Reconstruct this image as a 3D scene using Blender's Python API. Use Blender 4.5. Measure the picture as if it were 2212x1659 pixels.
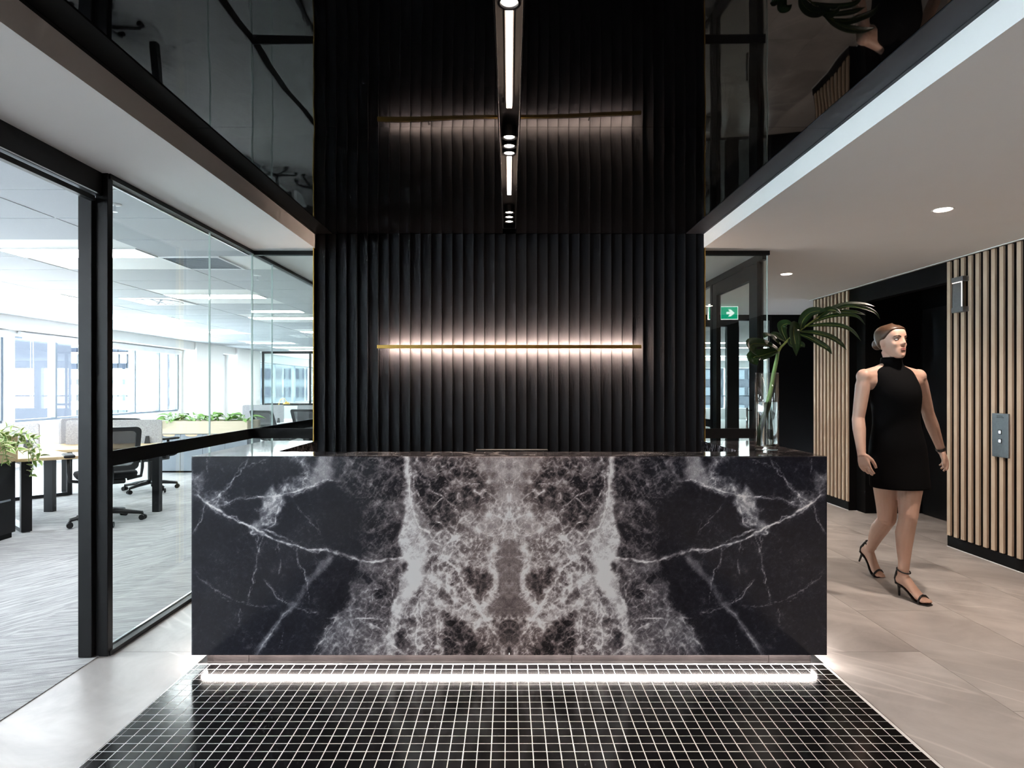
import bpy, bmesh, math, random
import numpy as np
from mathutils import Vector, Matrix, Euler

for o in list(bpy.data.objects):
    bpy.data.objects.remove(o)
SC = bpy.context.scene
COL = SC.collection
PI = math.pi

# ------------------------------------------------------------------ camera
F = 1334.0            # focal length in pixels of the 2212 px wide frame
H = 1.31              # eye height
VX, VY = 1100.0, 838.0
cam_d = bpy.data.cameras.new('camera')
cam = bpy.data.objects.new('camera', cam_d)
COL.objects.link(cam)
cam.location = (0, 0, H)
cam.rotation_euler = (PI / 2, 0, 0)
cam_d.sensor_fit = 'HORIZONTAL'
cam_d.sensor_width = 36.0
cam_d.lens = F / 2212.0 * 36.0
cam_d.shift_x = (1106.0 - VX) / 2212.0
cam_d.shift_y = (VY - 829.5) / 2212.0
cam_d.clip_start = 0.05
cam_d.clip_end = 600
SC.camera = cam

# ------------------------------------------------------------------ world
W = bpy.data.worlds.new('sky'); SC.world = W; W.use_nodes = True
wn = W.node_tree
bg = wn.nodes['Background']
bg.inputs['Color'].default_value = (0.80, 0.90, 1.0, 1)
bg.inputs['Strength'].default_value = 17.0

SC.view_settings.view_transform = 'Standard'
SC.view_settings.look = 'None'
SC.view_settings.exposure = 0.60
SC.view_settings.gamma = 1.0
SC.view_settings.use_curve_mapping = False
cy = SC.cycles
cy.use_denoising = True
cy.use_adaptive_sampling = True
cy.adaptive_threshold = 0.06
cy.adaptive_min_samples = 16
cy.max_bounces = 6
cy.diffuse_bounces = 3
cy.glossy_bounces = 3
cy.transmission_bounces = 6
cy.transparent_max_bounces = 12
cy.caustics_reflective = False
cy.caustics_refractive = False
cy.sample_clamp_indirect = 6.0
cy.blur_glossy = 0.5

# ------------------------------------------------------------------ helpers
def wloc(o):
    v = Vector((0, 0, 0))
    while o is not None:
        v += o.location
        o = o.parent
    return v

def link(o, parent=None):
    COL.objects.link(o)
    if parent is not None:
        o.parent = parent
    return o

def tag(o, label=None, cat=None, group=None, kind=None):
    if label: o['label'] = label
    if cat: o['category'] = cat
    if group: o['group'] = group
    if kind: o['kind'] = kind
    return o

def thing(name, label, cat, loc=(0, 0, 0), group=None):
    o = bpy.data.objects.new(name, None)
    o.empty_display_size = 0.05
    COL.objects.link(o)
    o.location = loc
    return tag(o, label, cat, group)

def copy_tree(o, parent=None):
    c = o.copy()
    COL.objects.link(c)
    c.parent = parent
    for ch in list(o.children):
        copy_tree(ch, c)
    return c

class MB:
    """collects shapes in world (or local) coordinates and links them as one mesh object"""
    def __init__(s):
        s.v = []; s.f = []
    def add(s, vs, fs):
        n = len(s.v)
        s.v += [tuple(p) for p in vs]
        s.f += [tuple(i + n for i in f) for f in fs]
        return s
    def box(s, x0, x1, y0, y1, z0, z1):
        vs = [(x0, y0, z0), (x1, y0, z0), (x1, y1, z0), (x0, y1, z0), (x0, y0, z1), (x1, y0, z1), (x1, y1, z1), (x0, y1, z1)]
        return s.add(vs, [(0, 3, 2, 1), (4, 5, 6, 7), (0, 1, 5, 4), (1, 2, 6, 5), (2, 3, 7, 6), (3, 0, 4, 7)])
    def prism(s, pts, z0, z1):
        n = len(pts)
        vs = [(x, y, z0) for x, y in pts] + [(x, y, z1) for x, y in pts]
        fs = [tuple(range(n))[::-1], tuple(range(n, 2 * n))]
        fs += [(i, (i + 1) % n, (i + 1) % n + n, i + n) for i in range(n)]
        return s.add(vs, fs)
    def extr(s, pts, fn0, fn1):
        """polygon pts mapped by fn0 and fn1 to 3-D, joined"""
        n = len(pts)
        vs = [fn0(p) for p in pts] + [fn1(p) for p in pts]
        fs = [tuple(range(n))[::-1], tuple(range(n, 2 * n))]
        fs += [(i, (i + 1) % n, (i + 1) % n + n, i + n) for i in range(n)]
        return s.add(vs, fs)
    def cyl(s, p0, p1, r0, r1=None, n=16, cap=True):
        r1 = r0 if r1 is None else r1
        p0 = Vector(p0); p1 = Vector(p1)
        d = (p1 - p0).normalized()
        a = d.orthogonal().normalized(); b = d.cross(a)
        vs = []
        for p, r in ((p0, r0), (p1, r1)):
            for i in range(n):
                t = 2 * PI * i / n
                vs.append(p + a * math.cos(t) * r + b * math.sin(t) * r)
        fs = [(i, (i + 1) % n, (i + 1) % n + n, i + n) for i in range(n)]
        if cap:
            fs += [tuple(range(n))[::-1], tuple(range(n, 2 * n))]
        return s.add(vs, fs)
    def tube(s, path, rad, n=8, flat=1.0, up=None):
        """tube along path; rad scalar or list"""
        P = [Vector(p) for p in path]
        m = len(P)
        R = rad if isinstance(rad, (list, tuple)) else [rad] * m
        prev = None; vs = []
        for i in range(m):
            d = (P[min(i + 1, m - 1)] - P[max(i - 1, 0)]).normalized()
            if prev is None:
                a = (Vector(up) - d * d.dot(Vector(up))).normalized() if up else d.orthogonal().normalized()
            else:
                a = (prev - d * d.dot(prev)).normalized()
            prev = a
            b = d.cross(a)
            for k in range(n):
                t = 2 * PI * k / n
                vs.append(P[i] + a * math.cos(t) * R[i] + b * math.sin(t) * R[i] * flat)
        fs = []
        for i in range(m - 1):
            for k in range(n):
                fs.append((i * n + k, i * n + (k + 1) % n, (i + 1) * n + (k + 1) % n, (i + 1) * n + k))
        fs += [tuple(range(n))[::-1], tuple(range((m - 1) * n, m * n))]
        return s.add(vs, fs)
    def rings(s, rings, cap=True):
        """loft closed rings of equal length"""
        n = len(rings[0]); vs = [p for r in rings for p in r]; fs = []
        for i in range(len(rings) - 1):
            for k in range(n):
                fs.append((i * n + k, i * n + (k + 1) % n, (i + 1) * n + (k + 1) % n, (i + 1) * n + k))
        if cap:
            fs += [tuple(range(n))[::-1], tuple(range((len(rings) - 1) * n, len(rings) * n))]
        return s.add(vs, fs)
    def lathe(s, prof, c=(0, 0, 0), n=32, closed=False):
        vs = []; fs = []
        if closed: prof = list(prof) + [prof[0]]
        m = len(prof)
        for r, z in prof:
            for k in range(n):
                t = 2 * PI * k / n
                vs.append((c[0] + r * math.cos(t), c[1] + r * math.sin(t), c[2] + z))
        for i in range(m - 1):
            for k in range(n):
                fs.append((i * n + k, i * n + (k + 1) % n, (i + 1) * n + (k + 1) % n, (i + 1) * n + k))
        if prof[0][0] > 1e-5 and not closed: fs.append(tuple(range(n))[::-1])
        if prof[-1][0] > 1e-5 and not closed: fs.append(tuple(range((m - 1) * n, m * n)))
        return s.add(vs, fs)
    def mesh(s, name, mat, off=Vector((0, 0, 0)), smooth=False, bevel=0.0, seg=1):
        me = bpy.data.meshes.new(name)
        me.from_pydata([(p[0] - off[0], p[1] - off[1], p[2] - off[2]) for p in s.v], [], s.f)
        bm = bmesh.new(); bm.from_mesh(me)
        bmesh.ops.recalc_face_normals(bm, faces=bm.faces)
        if bevel:
            es = [e for e in bm.edges if len(e.link_faces) == 2 and e.calc_face_angle(0) > 0.6]
            bmesh.ops.bevel(bm, geom=es, offset=bevel, segments=seg, profile=0.5, affect='EDGES')
        bm.to_mesh(me); bm.free()
        if mat is not None:
            me.materials.append(mat)
        if smooth:
            me.polygons.foreach_set('use_smooth', [True] * len(me.polygons))
        return me
    def build(s, name, mat, parent=None, smooth=False, bevel=0.0, seg=1, local=False):
        off = wloc(parent) if (parent is not None and not local) else Vector((0, 0, 0))
        o = bpy.data.objects.new(name, s.mesh(name, mat, off, smooth, bevel, seg))
        return link(o, parent)

def autosmooth(o, ang=40):
    me = o.data
    me.polygons.foreach_set('use_smooth', [True] * len(me.polygons))
    try:
        me.set_sharp_from_angle(angle=math.radians(ang))
    except Exception:
        pass
    return o

def struct(name, mb, mat, **k):
    o = mb.build(name, mat, **k)
    o['kind'] = 'structure'
    return o

def inst(name, me, parent, loc=(0, 0, 0), rot=None, scale=None):
    """one more object on shared mesh data; loc in world coordinates"""
    o = bpy.data.objects.new(name, me)
    link(o, parent)
    o.location = Vector(loc) - (wloc(parent) if parent is not None else Vector((0, 0, 0)))
    if rot: o.rotation_euler = rot
    if scale: o.scale = scale
    return o

def P(px, py, Y):
    """point at distance Y that lies on the line of sight through a pixel"""
    return Vector(((px - VX) * Y / F, Y, H - (py - VY) * Y / F))

# ------------------------------------------------------------------ materials
class NT:
    def __init__(s, name):
        s.m = bpy.data.materials.new(name); s.m.use_nodes = True
        s.t = s.m.node_tree
        for n in list(s.t.nodes): s.t.nodes.remove(n)
        s.out = s.t.nodes.new('ShaderNodeOutputMaterial')
    def n(s, typ, **k):
        nd = s.t.nodes.new('ShaderNode' + typ)
        for key, v in k.items():
            if key.startswith('_'):
                setattr(nd, key[1:], v)
            else:
                nd.inputs[key.replace('__', ' ')].default_value = v
        return nd
    def l(s, a, b):
        s.t.links.new(a, b)
    def math(s, op, a, b=None, clamp=False):
        nd = s.t.nodes.new('ShaderNodeMath'); nd.operation = op; nd.use_clamp = clamp
        for i, v in enumerate((a, b)):
            if v is None: continue
            if isinstance(v, (int, float)): nd.inputs[i].default_value = v
            else: s.l(v, nd.inputs[i])
        return nd.outputs[0]
    def mix(s, fac, a, b, blend='MIX'):
        nd = s.t.nodes.new('ShaderNodeMix'); nd.data_type = 'RGBA'; nd.blend_type = blend
        for sock, v in ((nd.inputs[0], fac), (nd.inputs[6], a), (nd.inputs[7], b)):
            if isinstance(v, (int, float)): sock.default_value = v
            elif isinstance(v, tuple): sock.default_value = v if len(v) == 4 else v + (1,)
            else: s.l(v, sock)
        return nd.outputs[2]
    def ramp(s, fac, stops):
        nd = s.t.nodes.new('ShaderNodeValToRGB')
        cr = nd.color_ramp
        while len(cr.elements) < len(stops): cr.elements.new(0.5)
        for e, (p, c) in zip(cr.elements, stops):
            e.position = p
            e.color = (c, c, c, 1) if isinstance(c, (int, float)) else tuple(c) + (1,)
        s.l(fac, nd.inputs[0])
        return nd.outputs[0]
    def pos(s, kind='geo', scale=(1, 1, 1), rot=(0, 0, 0), rand=False):
        if kind == 'geo':
            v = s.n('NewGeometry').outputs['Position']
        else:
            v = s.n('TexCoord').outputs['Object']
        if rand:
            oi = s.n('ObjectInfo')
            cm = s.n('CombineXYZ')
            r = s.math('MULTIPLY', oi.outputs['Random'], 37.0)
            for i in range(3): s.l(r, cm.inputs[i])
            va = s.n('VectorMath', _operation='ADD')
            s.l(v, va.inputs[0]); s.l(cm.outputs[0], va.inputs[1]); v = va.outputs[0]
        if any(rot):
            m0 = s.n('Mapping'); m0.inputs['Rotation'].default_value = rot
            s.l(v, m0.inputs['Vector']); v = m0.outputs[0]
        mp = s.n('Mapping')
        mp.inputs['Scale'].default_value = scale
        s.l(v, mp.inputs['Vector'])
        return mp.outputs[0]
    def noise(s, vec, scale=5, detail=4, rough=0.5, dist=0.0, out='Fac'):
        nd = s.n('TexNoise', Scale=scale, Detail=detail, Roughness=rough, Distortion=dist)
        s.l(vec, nd.inputs['Vector'])
        return nd.outputs[out]
    def bsdf(s, color=None, rough=0.5, metal=0.0, spec=0.5, bump=None, bstr=0.2, bdist=0.01, **k):
        b = s.n('BsdfPrincipled')
        def put(nm, v):
            if v is None: return
            if isinstance(v, (int, float)): b.inputs[nm].default_value = v
            elif isinstance(v, tuple): b.inputs[nm].default_value = v + (1,) if (len(v) == 3 and b.inputs[nm].type == 'RGBA') else v
            else: s.l(v, b.inputs[nm])
        put('Base Color', color); put('Roughness', rough); put('Metallic', metal); put('Specular IOR Level', spec)
        for kk, v in k.items(): put(kk.replace('_', ' '), v)
        if bump is not None:
            bp = s.n('Bump', Strength=bstr, Distance=bdist)
            s.l(bump, bp.inputs['Height']); s.l(bp.outputs[0], b.inputs['Normal'])
        s.l(b.outputs[0], s.out.inputs[0])
        return s.m

def simple(name, col, rough=0.5, metal=0.0, spec=0.5, vs=12.0, var=0.08, bump=0.0, bs=80.0, rand=False, **k):
    """principled surface with a little procedural colour variation"""
    t = NT(name)
    v = t.pos('obj', rand=rand)
    nz = t.noise(v, vs, 4)
    lo = tuple(c * (1 - var) for c in col); hi = tuple(min(1, c * (1 + var)) for c in col)
    c = t.mix(nz, lo, hi)
    if bump:
        return t.bsdf(c, rough, metal, spec, bump=t.noise(v, bs, 3), bstr=bump, bdist=0.004, **k)
    return t.bsdf(c, rough, metal, spec, **k)

def emitter(name, col, strength, sample=True):
    t = NT(name)
    if not sample: t.m.cycles.emission_sampling = 'NONE'
    e = t.n('Emission', Color=tuple(col) + (1,), Strength=strength)
    t.l(e.outputs[0], t.out.inputs[0])
    return t.m

def glass_mat(name, tint=(0.96, 0.985, 0.975), boost=1.0):
    """thin architectural glass: clear, with angle dependent mirror reflection"""
    t = NT(name)
    lw = t.n('LayerWeight', Blend=0.5)
    fr = t.math('ADD', t.math('MULTIPLY', t.math('POWER', lw.outputs['Facing'], 5.0), 0.96), 0.04)
    tr = t.n('BsdfTransparent', Color=tint + (1,))
    gl = t.n('BsdfGlossy', Color=(1, 1, 1, 1), Roughness=0.0)
    mx = t.n('MixShader')
    f = t.math('MULTIPLY', fr, boost, clamp=True)
    t.l(f, mx.inputs[0]); t.l(tr.outputs[0], mx.inputs[1]); t.l(gl.outputs[0], mx.inputs[2])
    t.l(mx.outputs[0], t.out.inputs[0])
    return t.m

M = {}
M['black_metal'] = simple('black powder coated metal', (0.008, 0.008, 0.009), 0.36, 0, 0.25, var=0.2)
M['black_paint'] = simple('flat black paint', (0.004, 0.004, 0.0045), 0.6, 0, 0.12, var=0.2)
M['plaster'] = simple('white plaster', (0.87, 0.855, 0.845), 0.75, 0, 0.2, vs=3, var=0.02)
M['fascia_dark'] = simple('charcoal ceiling border', (0.022, 0.023, 0.030), 0.55, 0, 0.4, var=0.1)
M['white'] = simple('white paint', (0.85, 0.85, 0.85), 0.6, 0, 0.3, vs=2, var=0.02)
M['white_gloss'] = simple('white metal', (0.85, 0.85, 0.86), 0.3, 0, 0.5, var=0.02)
M['brass'] = simple('brushed brass', (0.78, 0.50, 0.13), 0.28, 1.0, 0.5, vs=40, var=0.1)
M['chrome'] = simple('polished steel', (0.75, 0.76, 0.78), 0.15, 1.0, 0.5, var=0.03)
M['steel'] = simple('brushed steel', (0.30, 0.31, 0.33), 0.36, 1.0, 0.5, vs=60, var=0.15)
M['glass'] = glass_mat('clear glass')
M['grey_tile'] = simple('grey mineral ceiling tile', (0.50, 0.52, 0.55), 0.85, 0, 0.2, vs=120, var=0.05)
M['plastic_black'] = simple('black plastic', (0.016, 0.016, 0.018), 0.42, 0, 0.5, var=0.15)
M['rubber'] = simple('black rubber', (0.01, 0.01, 0.011), 0.6, 0, 0.3, var=0.1)

# black stretch ceiling: high gloss, slightly wavy
t = NT('black gloss stretch ceiling')
v = t.pos('geo', (0.55, 0.9, 1))
M['gloss_ceiling'] = t.bsdf((0.003, 0.003, 0.0035), 0.02, 0, 0.32, bump=t.noise(v, 1.7, 1, 0.4), bstr=0.10, bdist=0.06, IOR=1.5)

# oak batten
def wood(name, dark, light, axis=2, rough=0.5):
    t = NT(name)
    sc = [26, 26, 26]; sc[axis] = 1.4
    v = t.pos('geo', tuple(sc), rand=True)
    n1 = t.noise(v, 1.6, 5, 0.6, 1.2)
    n2 = t.noise(v, 9, 3, 0.6)
    c = t.mix(n1, dark, light)
    c = t.mix(t.math('MULTIPLY', n2, 0.28), c, tuple(x * 0.72 for x in dark))
    return t.bsdf(c, rough, 0, 0.3, bump=n2, bstr=0.06, bdist=0.002)
M['oak'] = wood('oiled oak batten', (0.46, 0.335, 0.235), (0.62, 0.485, 0.37))
M['oak_h'] = wood('oak veneer', (0.50, 0.36, 0.20), (0.68, 0.53, 0.34), axis=1)
M['oak_x'] = wood('pale oak veneer', (0.60, 0.50, 0.36), (0.74, 0.65, 0.50), axis=0)
t = NT('black stained timber')
v = t.pos('geo', (60, 60, 2.2), rand=True)
n1 = t.noise(v, 1.5, 5, 0.65, 0.8)
c = t.mix(n1, (0.003, 0.003, 0.0038), (0.010, 0.010, 0.0125))
M['black_wood'] = t.bsdf(c, 0.60, 0, 0.14, bump=n1, bstr=0.10, bdist=0.003)

# large porcelain floor tile
t = NT('grey porcelain stone tile')
v = t.pos('geo', (1, 1, 1), rand=True)
n1 = t.noise(v, 2.0, 6, 0.6, 0.6)
n2 = t.noise(v, 14, 4, 0.6)
vv = t.pos('geo', (0.22, 1.5, 1), (0, 0, 0.75), rand=True)
r = t.math('ABSOLUTE', t.math('SUBTRACT', t.noise(vv, 0.9, 3, 0.5, 0.35), 0.5))
vein = t.ramp(r, [(0.0, 1.0), (0.006, 0.0)])
vs2 = t.noise(t.pos('geo', (0.35, 2.2, 1), (0, 0, 0.5), rand=True), 2.4, 3, 0.5, 0.4)
c = t.mix(t.ramp(n1, [(0.3, 0.0), (0.7, 1.0)]), (0.30, 0.28, 0.268), (0.58, 0.55, 0.53))
c = t.mix(t.math('MULTIPLY', n2, 0.30), c, (0.33, 0.30, 0.28))
c = t.mix(t.math('MULTIPLY', t.ramp(vs2, [(0.55, 0.0), (0.7, 1.0)]), 0.40), c, (0.66, 0.62, 0.59))
c = t.mix(t.math('MULTIPLY', vein, 0.40), c, (0.78, 0.73, 0.69))
M['stone'] = t.bsdf(c, t.math('ADD', t.math('MULTIPLY', n2, 0.12), 0.26), 0, 0.5, bump=n2, bstr=0.03, bdist=0.004)
M['grout_dark'] = simple('tile joint', (0.60, 0.56, 0.53), 0.8, 0, 0.2)
M['grout_white'] = simple('white epoxy joint', (0.86, 0.85, 0.84), 0.6, 0, 0.3, var=0.03)
# glazed mosaic
t = NT('glazed black mosaic')
v = t.pos('geo', (1, 1, 1))
n1 = t.noise(v, 26, 2)
oi = t.n('ObjectInfo')
sp = t.n('TexVoronoi', Scale=110.0); t.l(v, sp.inputs['Vector'])
fleck = t.math('LESS_THAN', sp.outputs['Distance'], 0.055)
gate = t.math('GREATER_THAN', t.noise(v, 9, 2), 0.60)
c = t.mix(t.math('MULTIPLY', fleck, gate), (0.0045, 0.0045, 0.005), (0.35, 0.33, 0.31))
M['mosaic'] = t.bsdf(c, 0.15, 0, 0.5, bump=n1, bstr=0.06, bdist=0.004)
# carpet
t = NT('grey streaked carpet')
na_ = t.noise(t.pos('geo', (2.6, 30, 1), (0, 0, -0.30)), 1.5, 6, 0.7, 0.9)
nb_ = t.noise(t.pos('geo', (2.6, 30, 1), (0, 0, -1.05)), 1.5, 6, 0.7, 0.9)
vc = t.n('TexVoronoi', Scale=0.55, Randomness=0.9); t.l(t.pos('geo', (1, 1, 0)), vc.inputs['Vector'])
sc_ = t.n('SeparateColor'); t.l(vc.outputs['Color'], sc_.inputs[0])
pk = t.math('GREATER_THAN', sc_.outputs[0], 0.45)
n1 = t.math('ADD', t.math('MULTIPLY', na_, pk), t.math('MULTIPLY', nb_, t.math('SUBTRACT', 1.0, pk)))
v2 = t.pos('geo', (1, 1, 1))
n2 = t.noise(v2, 260, 2)
n3 = t.noise(v2, 0.7, 3)
c = t.mix(t.ramp(n1, [(0.34, 0.0), (0.62, 1.0)]), (0.17, 0.175, 0.185), (0.50, 0.50, 0.50))
c = t.mix(t.math('MULTIPLY', n3, 0.30), c, (0.50, 0.47, 0.43))
c = t.mix(t.math('MULTIPLY', n2, 0.35), c, (0.22, 0.22, 0.23))
M['carpet'] = t.bsdf(c, 0.95, 0, 0.1, bump=t.math('ADD', n2, n1), bstr=0.35, bdist=0.008)
# felt
t = NT('grey marl felt')
v = t.pos('geo', (1, 1, 1))
n1 = t.noise(v, 90, 4, 0.7)
c = t.mix(t.ramp(n1, [(0.3, 0.0), (0.7, 1.0)]), (0.27, 0.27, 0.29), (0.50, 0.50, 0.52))
M['felt'] = t.bsdf(c, 0.95, 0, 0.1)
M['cab_grey'] = simple('blue grey laminate', (0.215, 0.235, 0.265), 0.55, 0, 0.3, vs=5, var=0.06)

# dark marble without bookmatch, used on tops, sides and plinth
t = NT('dark veined marble')
v = t.pos('geo', (1, 1, 1))
n0 = t.noise(v, 3.0, 6, 0.65, 0.7)
c = t.mix(t.ramp(n0, [(0.3, 0.0), (0.75, 1.0)]), (0.020, 0.020, 0.026), (0.085, 0.075, 0.078))
for sc, th, am, col in ((1.6, 0.018, 0.75, (0.55, 0.50, 0.50)), (4.5, 0.02, 0.5, (0.42, 0.38, 0.39)), (11.0, 0.03, 0.32, (0.36, 0.33, 0.34))):
    r = t.math('ABSOLUTE', t.math('SUBTRACT', t.noise(v, sc, 5, 0.6, 1.0), 0.5))
    c = t.mix(t.math('MULTIPLY', t.ramp(r, [(0.0, 1.0), (th, 0.0)]), am), c, col)
M['marble'] = t.bsdf(c, 0.07, 0, 0.5)
# ================================================================== SHELL
ZS = 2.358      # soffit height
ZC = 2.467      # black ceiling
XF = 1.456      # fascia planes left and right of the black ceiling
YP = 4.62       # slatted wall
XG = 1.97       # glass wall planes
YG = 4.735      # glass behind the desk
XL = 3.63       # lift wall
ZO = 2.45       # office ceiling
XW = -8.1       # office window wall
YN = -3.6       # wall behind the camera
YE = 8.85       # end of the lift lobby
YB = 26.0       # far window wall

# ---- floor of the lobby: joint bed, stone tiles, mosaic field
floor = struct('floor', MB().box(-2.0, 4.45, YN, YE, -0.12, -0.003), M['grout_dark'])
def stone(x0, x1, y0, y1, g=0.0012):
    MB().box(x0 + g, x1 - g, y0 + g, y1 - g, -0.011, 0.0).build('floor_tile', M['stone'], floor)
TL = 1.13
xs = [1.499, 2.04, 2.605, 3.17, 3.66]
for i in range(4):
    y = 3.066 - 6 * TL + (0, 0.5 * TL, 0, 0.5 * TL)[i]
    while y < YE:
        a, b = max(y, YN), min(y + TL, YE)
        if b - a > 0.05: stone(xs[i], xs[i + 1], a, b)
        y += TL
y = 3.066 - 6 * TL
while y < YG:
    a, b = max(y, YN), min(y + TL, YG)
    if b - a > 0.05: stone(-2.0, -1.485, a, b)
    y += TL
for k in range(4):
    stone(-1.485 + k * 0.746, -1.485 + (k + 1) * 0.746, YN, -1.3)
    stone(-1.485 + k * 0.746, -1.485 + (k + 1) * 0.746, -1.3, 0.175)
# lift recess floor
stone(3.66, 4.31, 5.12, 6.45)
# mosaic
mos = MB().box(-1.484, 1.4975, 0.178, 2.935, -0.009, 0.0006).build('mosaic_field', M['grout_white'], floor)
TS = 0.05
cols = [(-1.482, -1.4648)] + [(-1.4632 + TS * k, -1.4632 + TS * (k + 1) - 0.0034) for k in range(59)]
cols = [(a + 0.0011, b) for a, b in cols[:1]] + cols[1:]
rows = [(2.875 + TS * k - TS, 2.875 + TS * k - 0.0034) for k in range(1, -54, -1)]
full = MB().box(0, TS - 0.0034, 0, TS - 0.0034, 0, 0.004).mesh('mosaic_tile', M['mosaic'], bevel=0.0006)
rest = MB()
random.seed(4)
cand = []
for a, b in rows:
    for (x0, x1) in cols:
        sx = VX + F * (0.5 * (x0 + x1)) / b
        vis = a > 2.125 and 60 < sx < 2160
        cand.append((vis, a, x0, x1, b))
picked = sorted([c for c in cand if c[0] and c[3] - c[2] > 0.03], key=lambda c: (c[1], abs(c[2])))[:300]
ps = set((c[1], c[2]) for c in picked)
for vis, a, x0, x1, b in cand:
    if (a, x0) in ps:
        inst('mosaic_tile', full, mos, (x0 + random.uniform(-.0004, .0004), a + random.uniform(-.0004, .0004), -0.003 + random.uniform(0, .0006)))
    else:
        d = random.uniform(0, 0.0005)
        rest.box(x0, x1, a, b, -0.003, 0.0008 + d)
rb = rest.build('mosaic_tiles', M['mosaic'], mos); rb['kind'] = 'stuff'
# floor behind the desk (dark)
MB().box(-1.484, 1.4975, 2.937, YG, -0.011, -0.001).build('floor_tile', M['black_paint'], floor)
# metal trims between stone and mosaic, and stone and carpet
struct('trim_1', MB().box(1.4977, 1.4995, 0.175, 2.935, -0.004, 0.0012), M['chrome'])
struct('trim_2', MB().box(-1.4862, -1.4842, 0.175, 2.935, -0.004, 0.0012), M['chrome'])

# ---- carpet floors
struct('floor_office', MB().box(-8.3, -2.0, YN - 1, YB, -0.12, 0.004).box(-2.0, 12, YE, YB, -0.12, 0.004), M['carpet'])
struct('floor_back_room', MB().box(-2.0, 1.97, YG, YE, -0.12, 0.003), M['carpet'])

# ---- ceiling over the desk: black gloss panels with a charcoal border
ceil = struct('ceiling', MB().box(-XF, XF, YN, YP + 0.1, ZC + 0.06, ZC + 0.16), M['black_paint'])
SL = 0.043
for (y0, y1) in ((YN, -0.1), (-0.1, 2.74), (2.74, YP)):
    for s in (-1, 1):
        a, b = sorted((s * (SL + 0.006), s * 1.322))
        MB().box(a, b, y0 + 0.001, y1 - 0.001, ZC, ZC + 0.012).build('ceiling_panel', M['gloss_ceiling'], ceil)
        a, b = sorted((s * 1.324, s * (XF - 0.018)))
        MB().box(a, b, y0 + 0.0012, y1 - 0.0012, ZC - 0.004, ZC + 0.012).build('ceiling_border', M['fascia_dark'] if s > 0 else M['black_paint'], ceil)
        a, b = sorted((s * (XF - 0.016), s * XF))
        MB().box(a, b, y0, y1, ZC - 0.006, ZC + 0.012).build('ceiling_trim', M['fascia_dark'] if s > 0 else M['black_paint'], ceil)
# white bulkheads either side
struct('ceiling_soffit', MB().box(-2.05, -XF, YN, YG + 0.02, ZS, ZC + 0.16), M['plaster'])
rs = MB().box(XF, XL + 0.05, YN, YE, ZS, ZC + 0.16).box(XL + 0.05, 4.6, 7.40, YE, ZS, ZC + 0.16)
struct('ceiling_lobby', rs, M['plaster'])
struct('ceiling_back_room', MB().box(-XG, XF, YG + 0.021, YE, ZS, ZC + 0.16).box(-XF, XF, YP + 0.101, YG + 0.021, ZS, ZC + 0.16), M['plaster'])
# white shadow-line bead along the lift wall head
struct('trim_3', MB().box(XL - 0.035, XL - 0.024, YN, 7.40, ZS - 0.006, ZS), M['white_gloss'])

# ---- slatted feature wall
wall = struct('wall_back', MB().box(-1.46, 1.46, YP + 0.03, YP + 0.10, 0, ZC + 0.06), M['black_paint'])
pit = 0.0792
ns = 37
x0 = -1.46 + 0.005
pit = 2.91 / 36.7
prof = []
for k in range(7):
    u = k / 6.0
    prof.append((0.006 + u * (pit - 0.008), 0.026 - 0.024 * u ** 1.6))
pts = prof + [(pit - 0.002, 0.034), (0.006, 0.034)]
slat = MB().extr(pts, lambda p: (p[0], p[1], 0.0), lambda p: (p[0], p[1], ZC - 0.002)).mesh('wall_slat', M['black_wood'])
for i in range(ns):
    xx = x0 + i * pit
    if xx + pit > 1.4575: 
        w = (1.4575 - xx) / pit
        if w > 0.3: inst('wall_slat', slat, wall, (xx, YP - 0.002, 0), scale=(w, 1, 1))
        continue
    inst('wall_slat', slat, wall, (xx, YP - 0.002, 0))
struct('trim_4', MB().box(-1.4665, -1.4605, YP - 0.006, YP + 0.05, 0, ZS), M['brass'])
struct('trim_5', MB().box(1.4605, 1.4665, YP - 0.006, YP + 0.05, 0, ZS), M['brass'])

# ---- lift lobby wall with oak battens
lw = struct('wall_lift', MB().box(XL + 0.012, XL + 0.09, YN, 5.118, 0, ZS).box(XL + 0.012, XL + 0.09, 6.61, 7.40, 0, ZS)
            .box(XL + 0.09, 4.6, 7.36, 7.40, 0, ZS), M['black_paint'])
SP = 0.078
bat = MB().box(0, 0.018, 0, 0.037, 0, ZS - 0.10).mesh('batten', M['oak'], bevel=0.0012)
y = 5.114 - 0.037
k = 0
while y > 2.4:
    inst('batten', bat, lw, (XL - 0.006, y, 0.094)); y -= SP; k += 1
y = 6.614
while y < 7.38:
    inst('batten', bat, lw, (XL - 0.006, y, 0.094)); y += SP
struct('baseboard_lift', MB().box(XL + 0.002, XL + 0.012, YN, 5.118, 0, 0.09).box(XL + 0.002, XL + 0.012, 6.61, 7.40, 0, 0.09), M['black_paint'])
struct('trim_6', MB().box(XL - 0.003, XL + 0.002, YN, 5.118, 0, 0.004).box(XL - 0.003, XL + 0.002, 6.61, 7.4, 0, 0.004), M['white_gloss'])
# black lift recess with header and steel doors
struct('wall_lift_recess', MB().box(XL + 0.09, 4.40, 5.04, 5.118, 0, ZS).box(XL + 0.09, 4.40, 6.45, 6.61, 0, ZS).box(4.31, 4.40, 5.118, 6.45, 0, ZS)
       .box(XL + 0.09, 4.40, 5.118, 6.45, ZS - 0.03, ZS + 0.05).box(XL + 0.012, XL + 0.09, 5.118, 6.61, 2.19, ZS), M['black_paint'])
d1 = struct('door_1', MB().box(4.292, 4.308, 5.16, 5.783, 0.006, 2.12), M['black_metal'])
MB().box(4.292, 4.308, 5.787, 6.41, 0.006, 2.12).build('door_leaf', M['black_metal'], d1)
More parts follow.
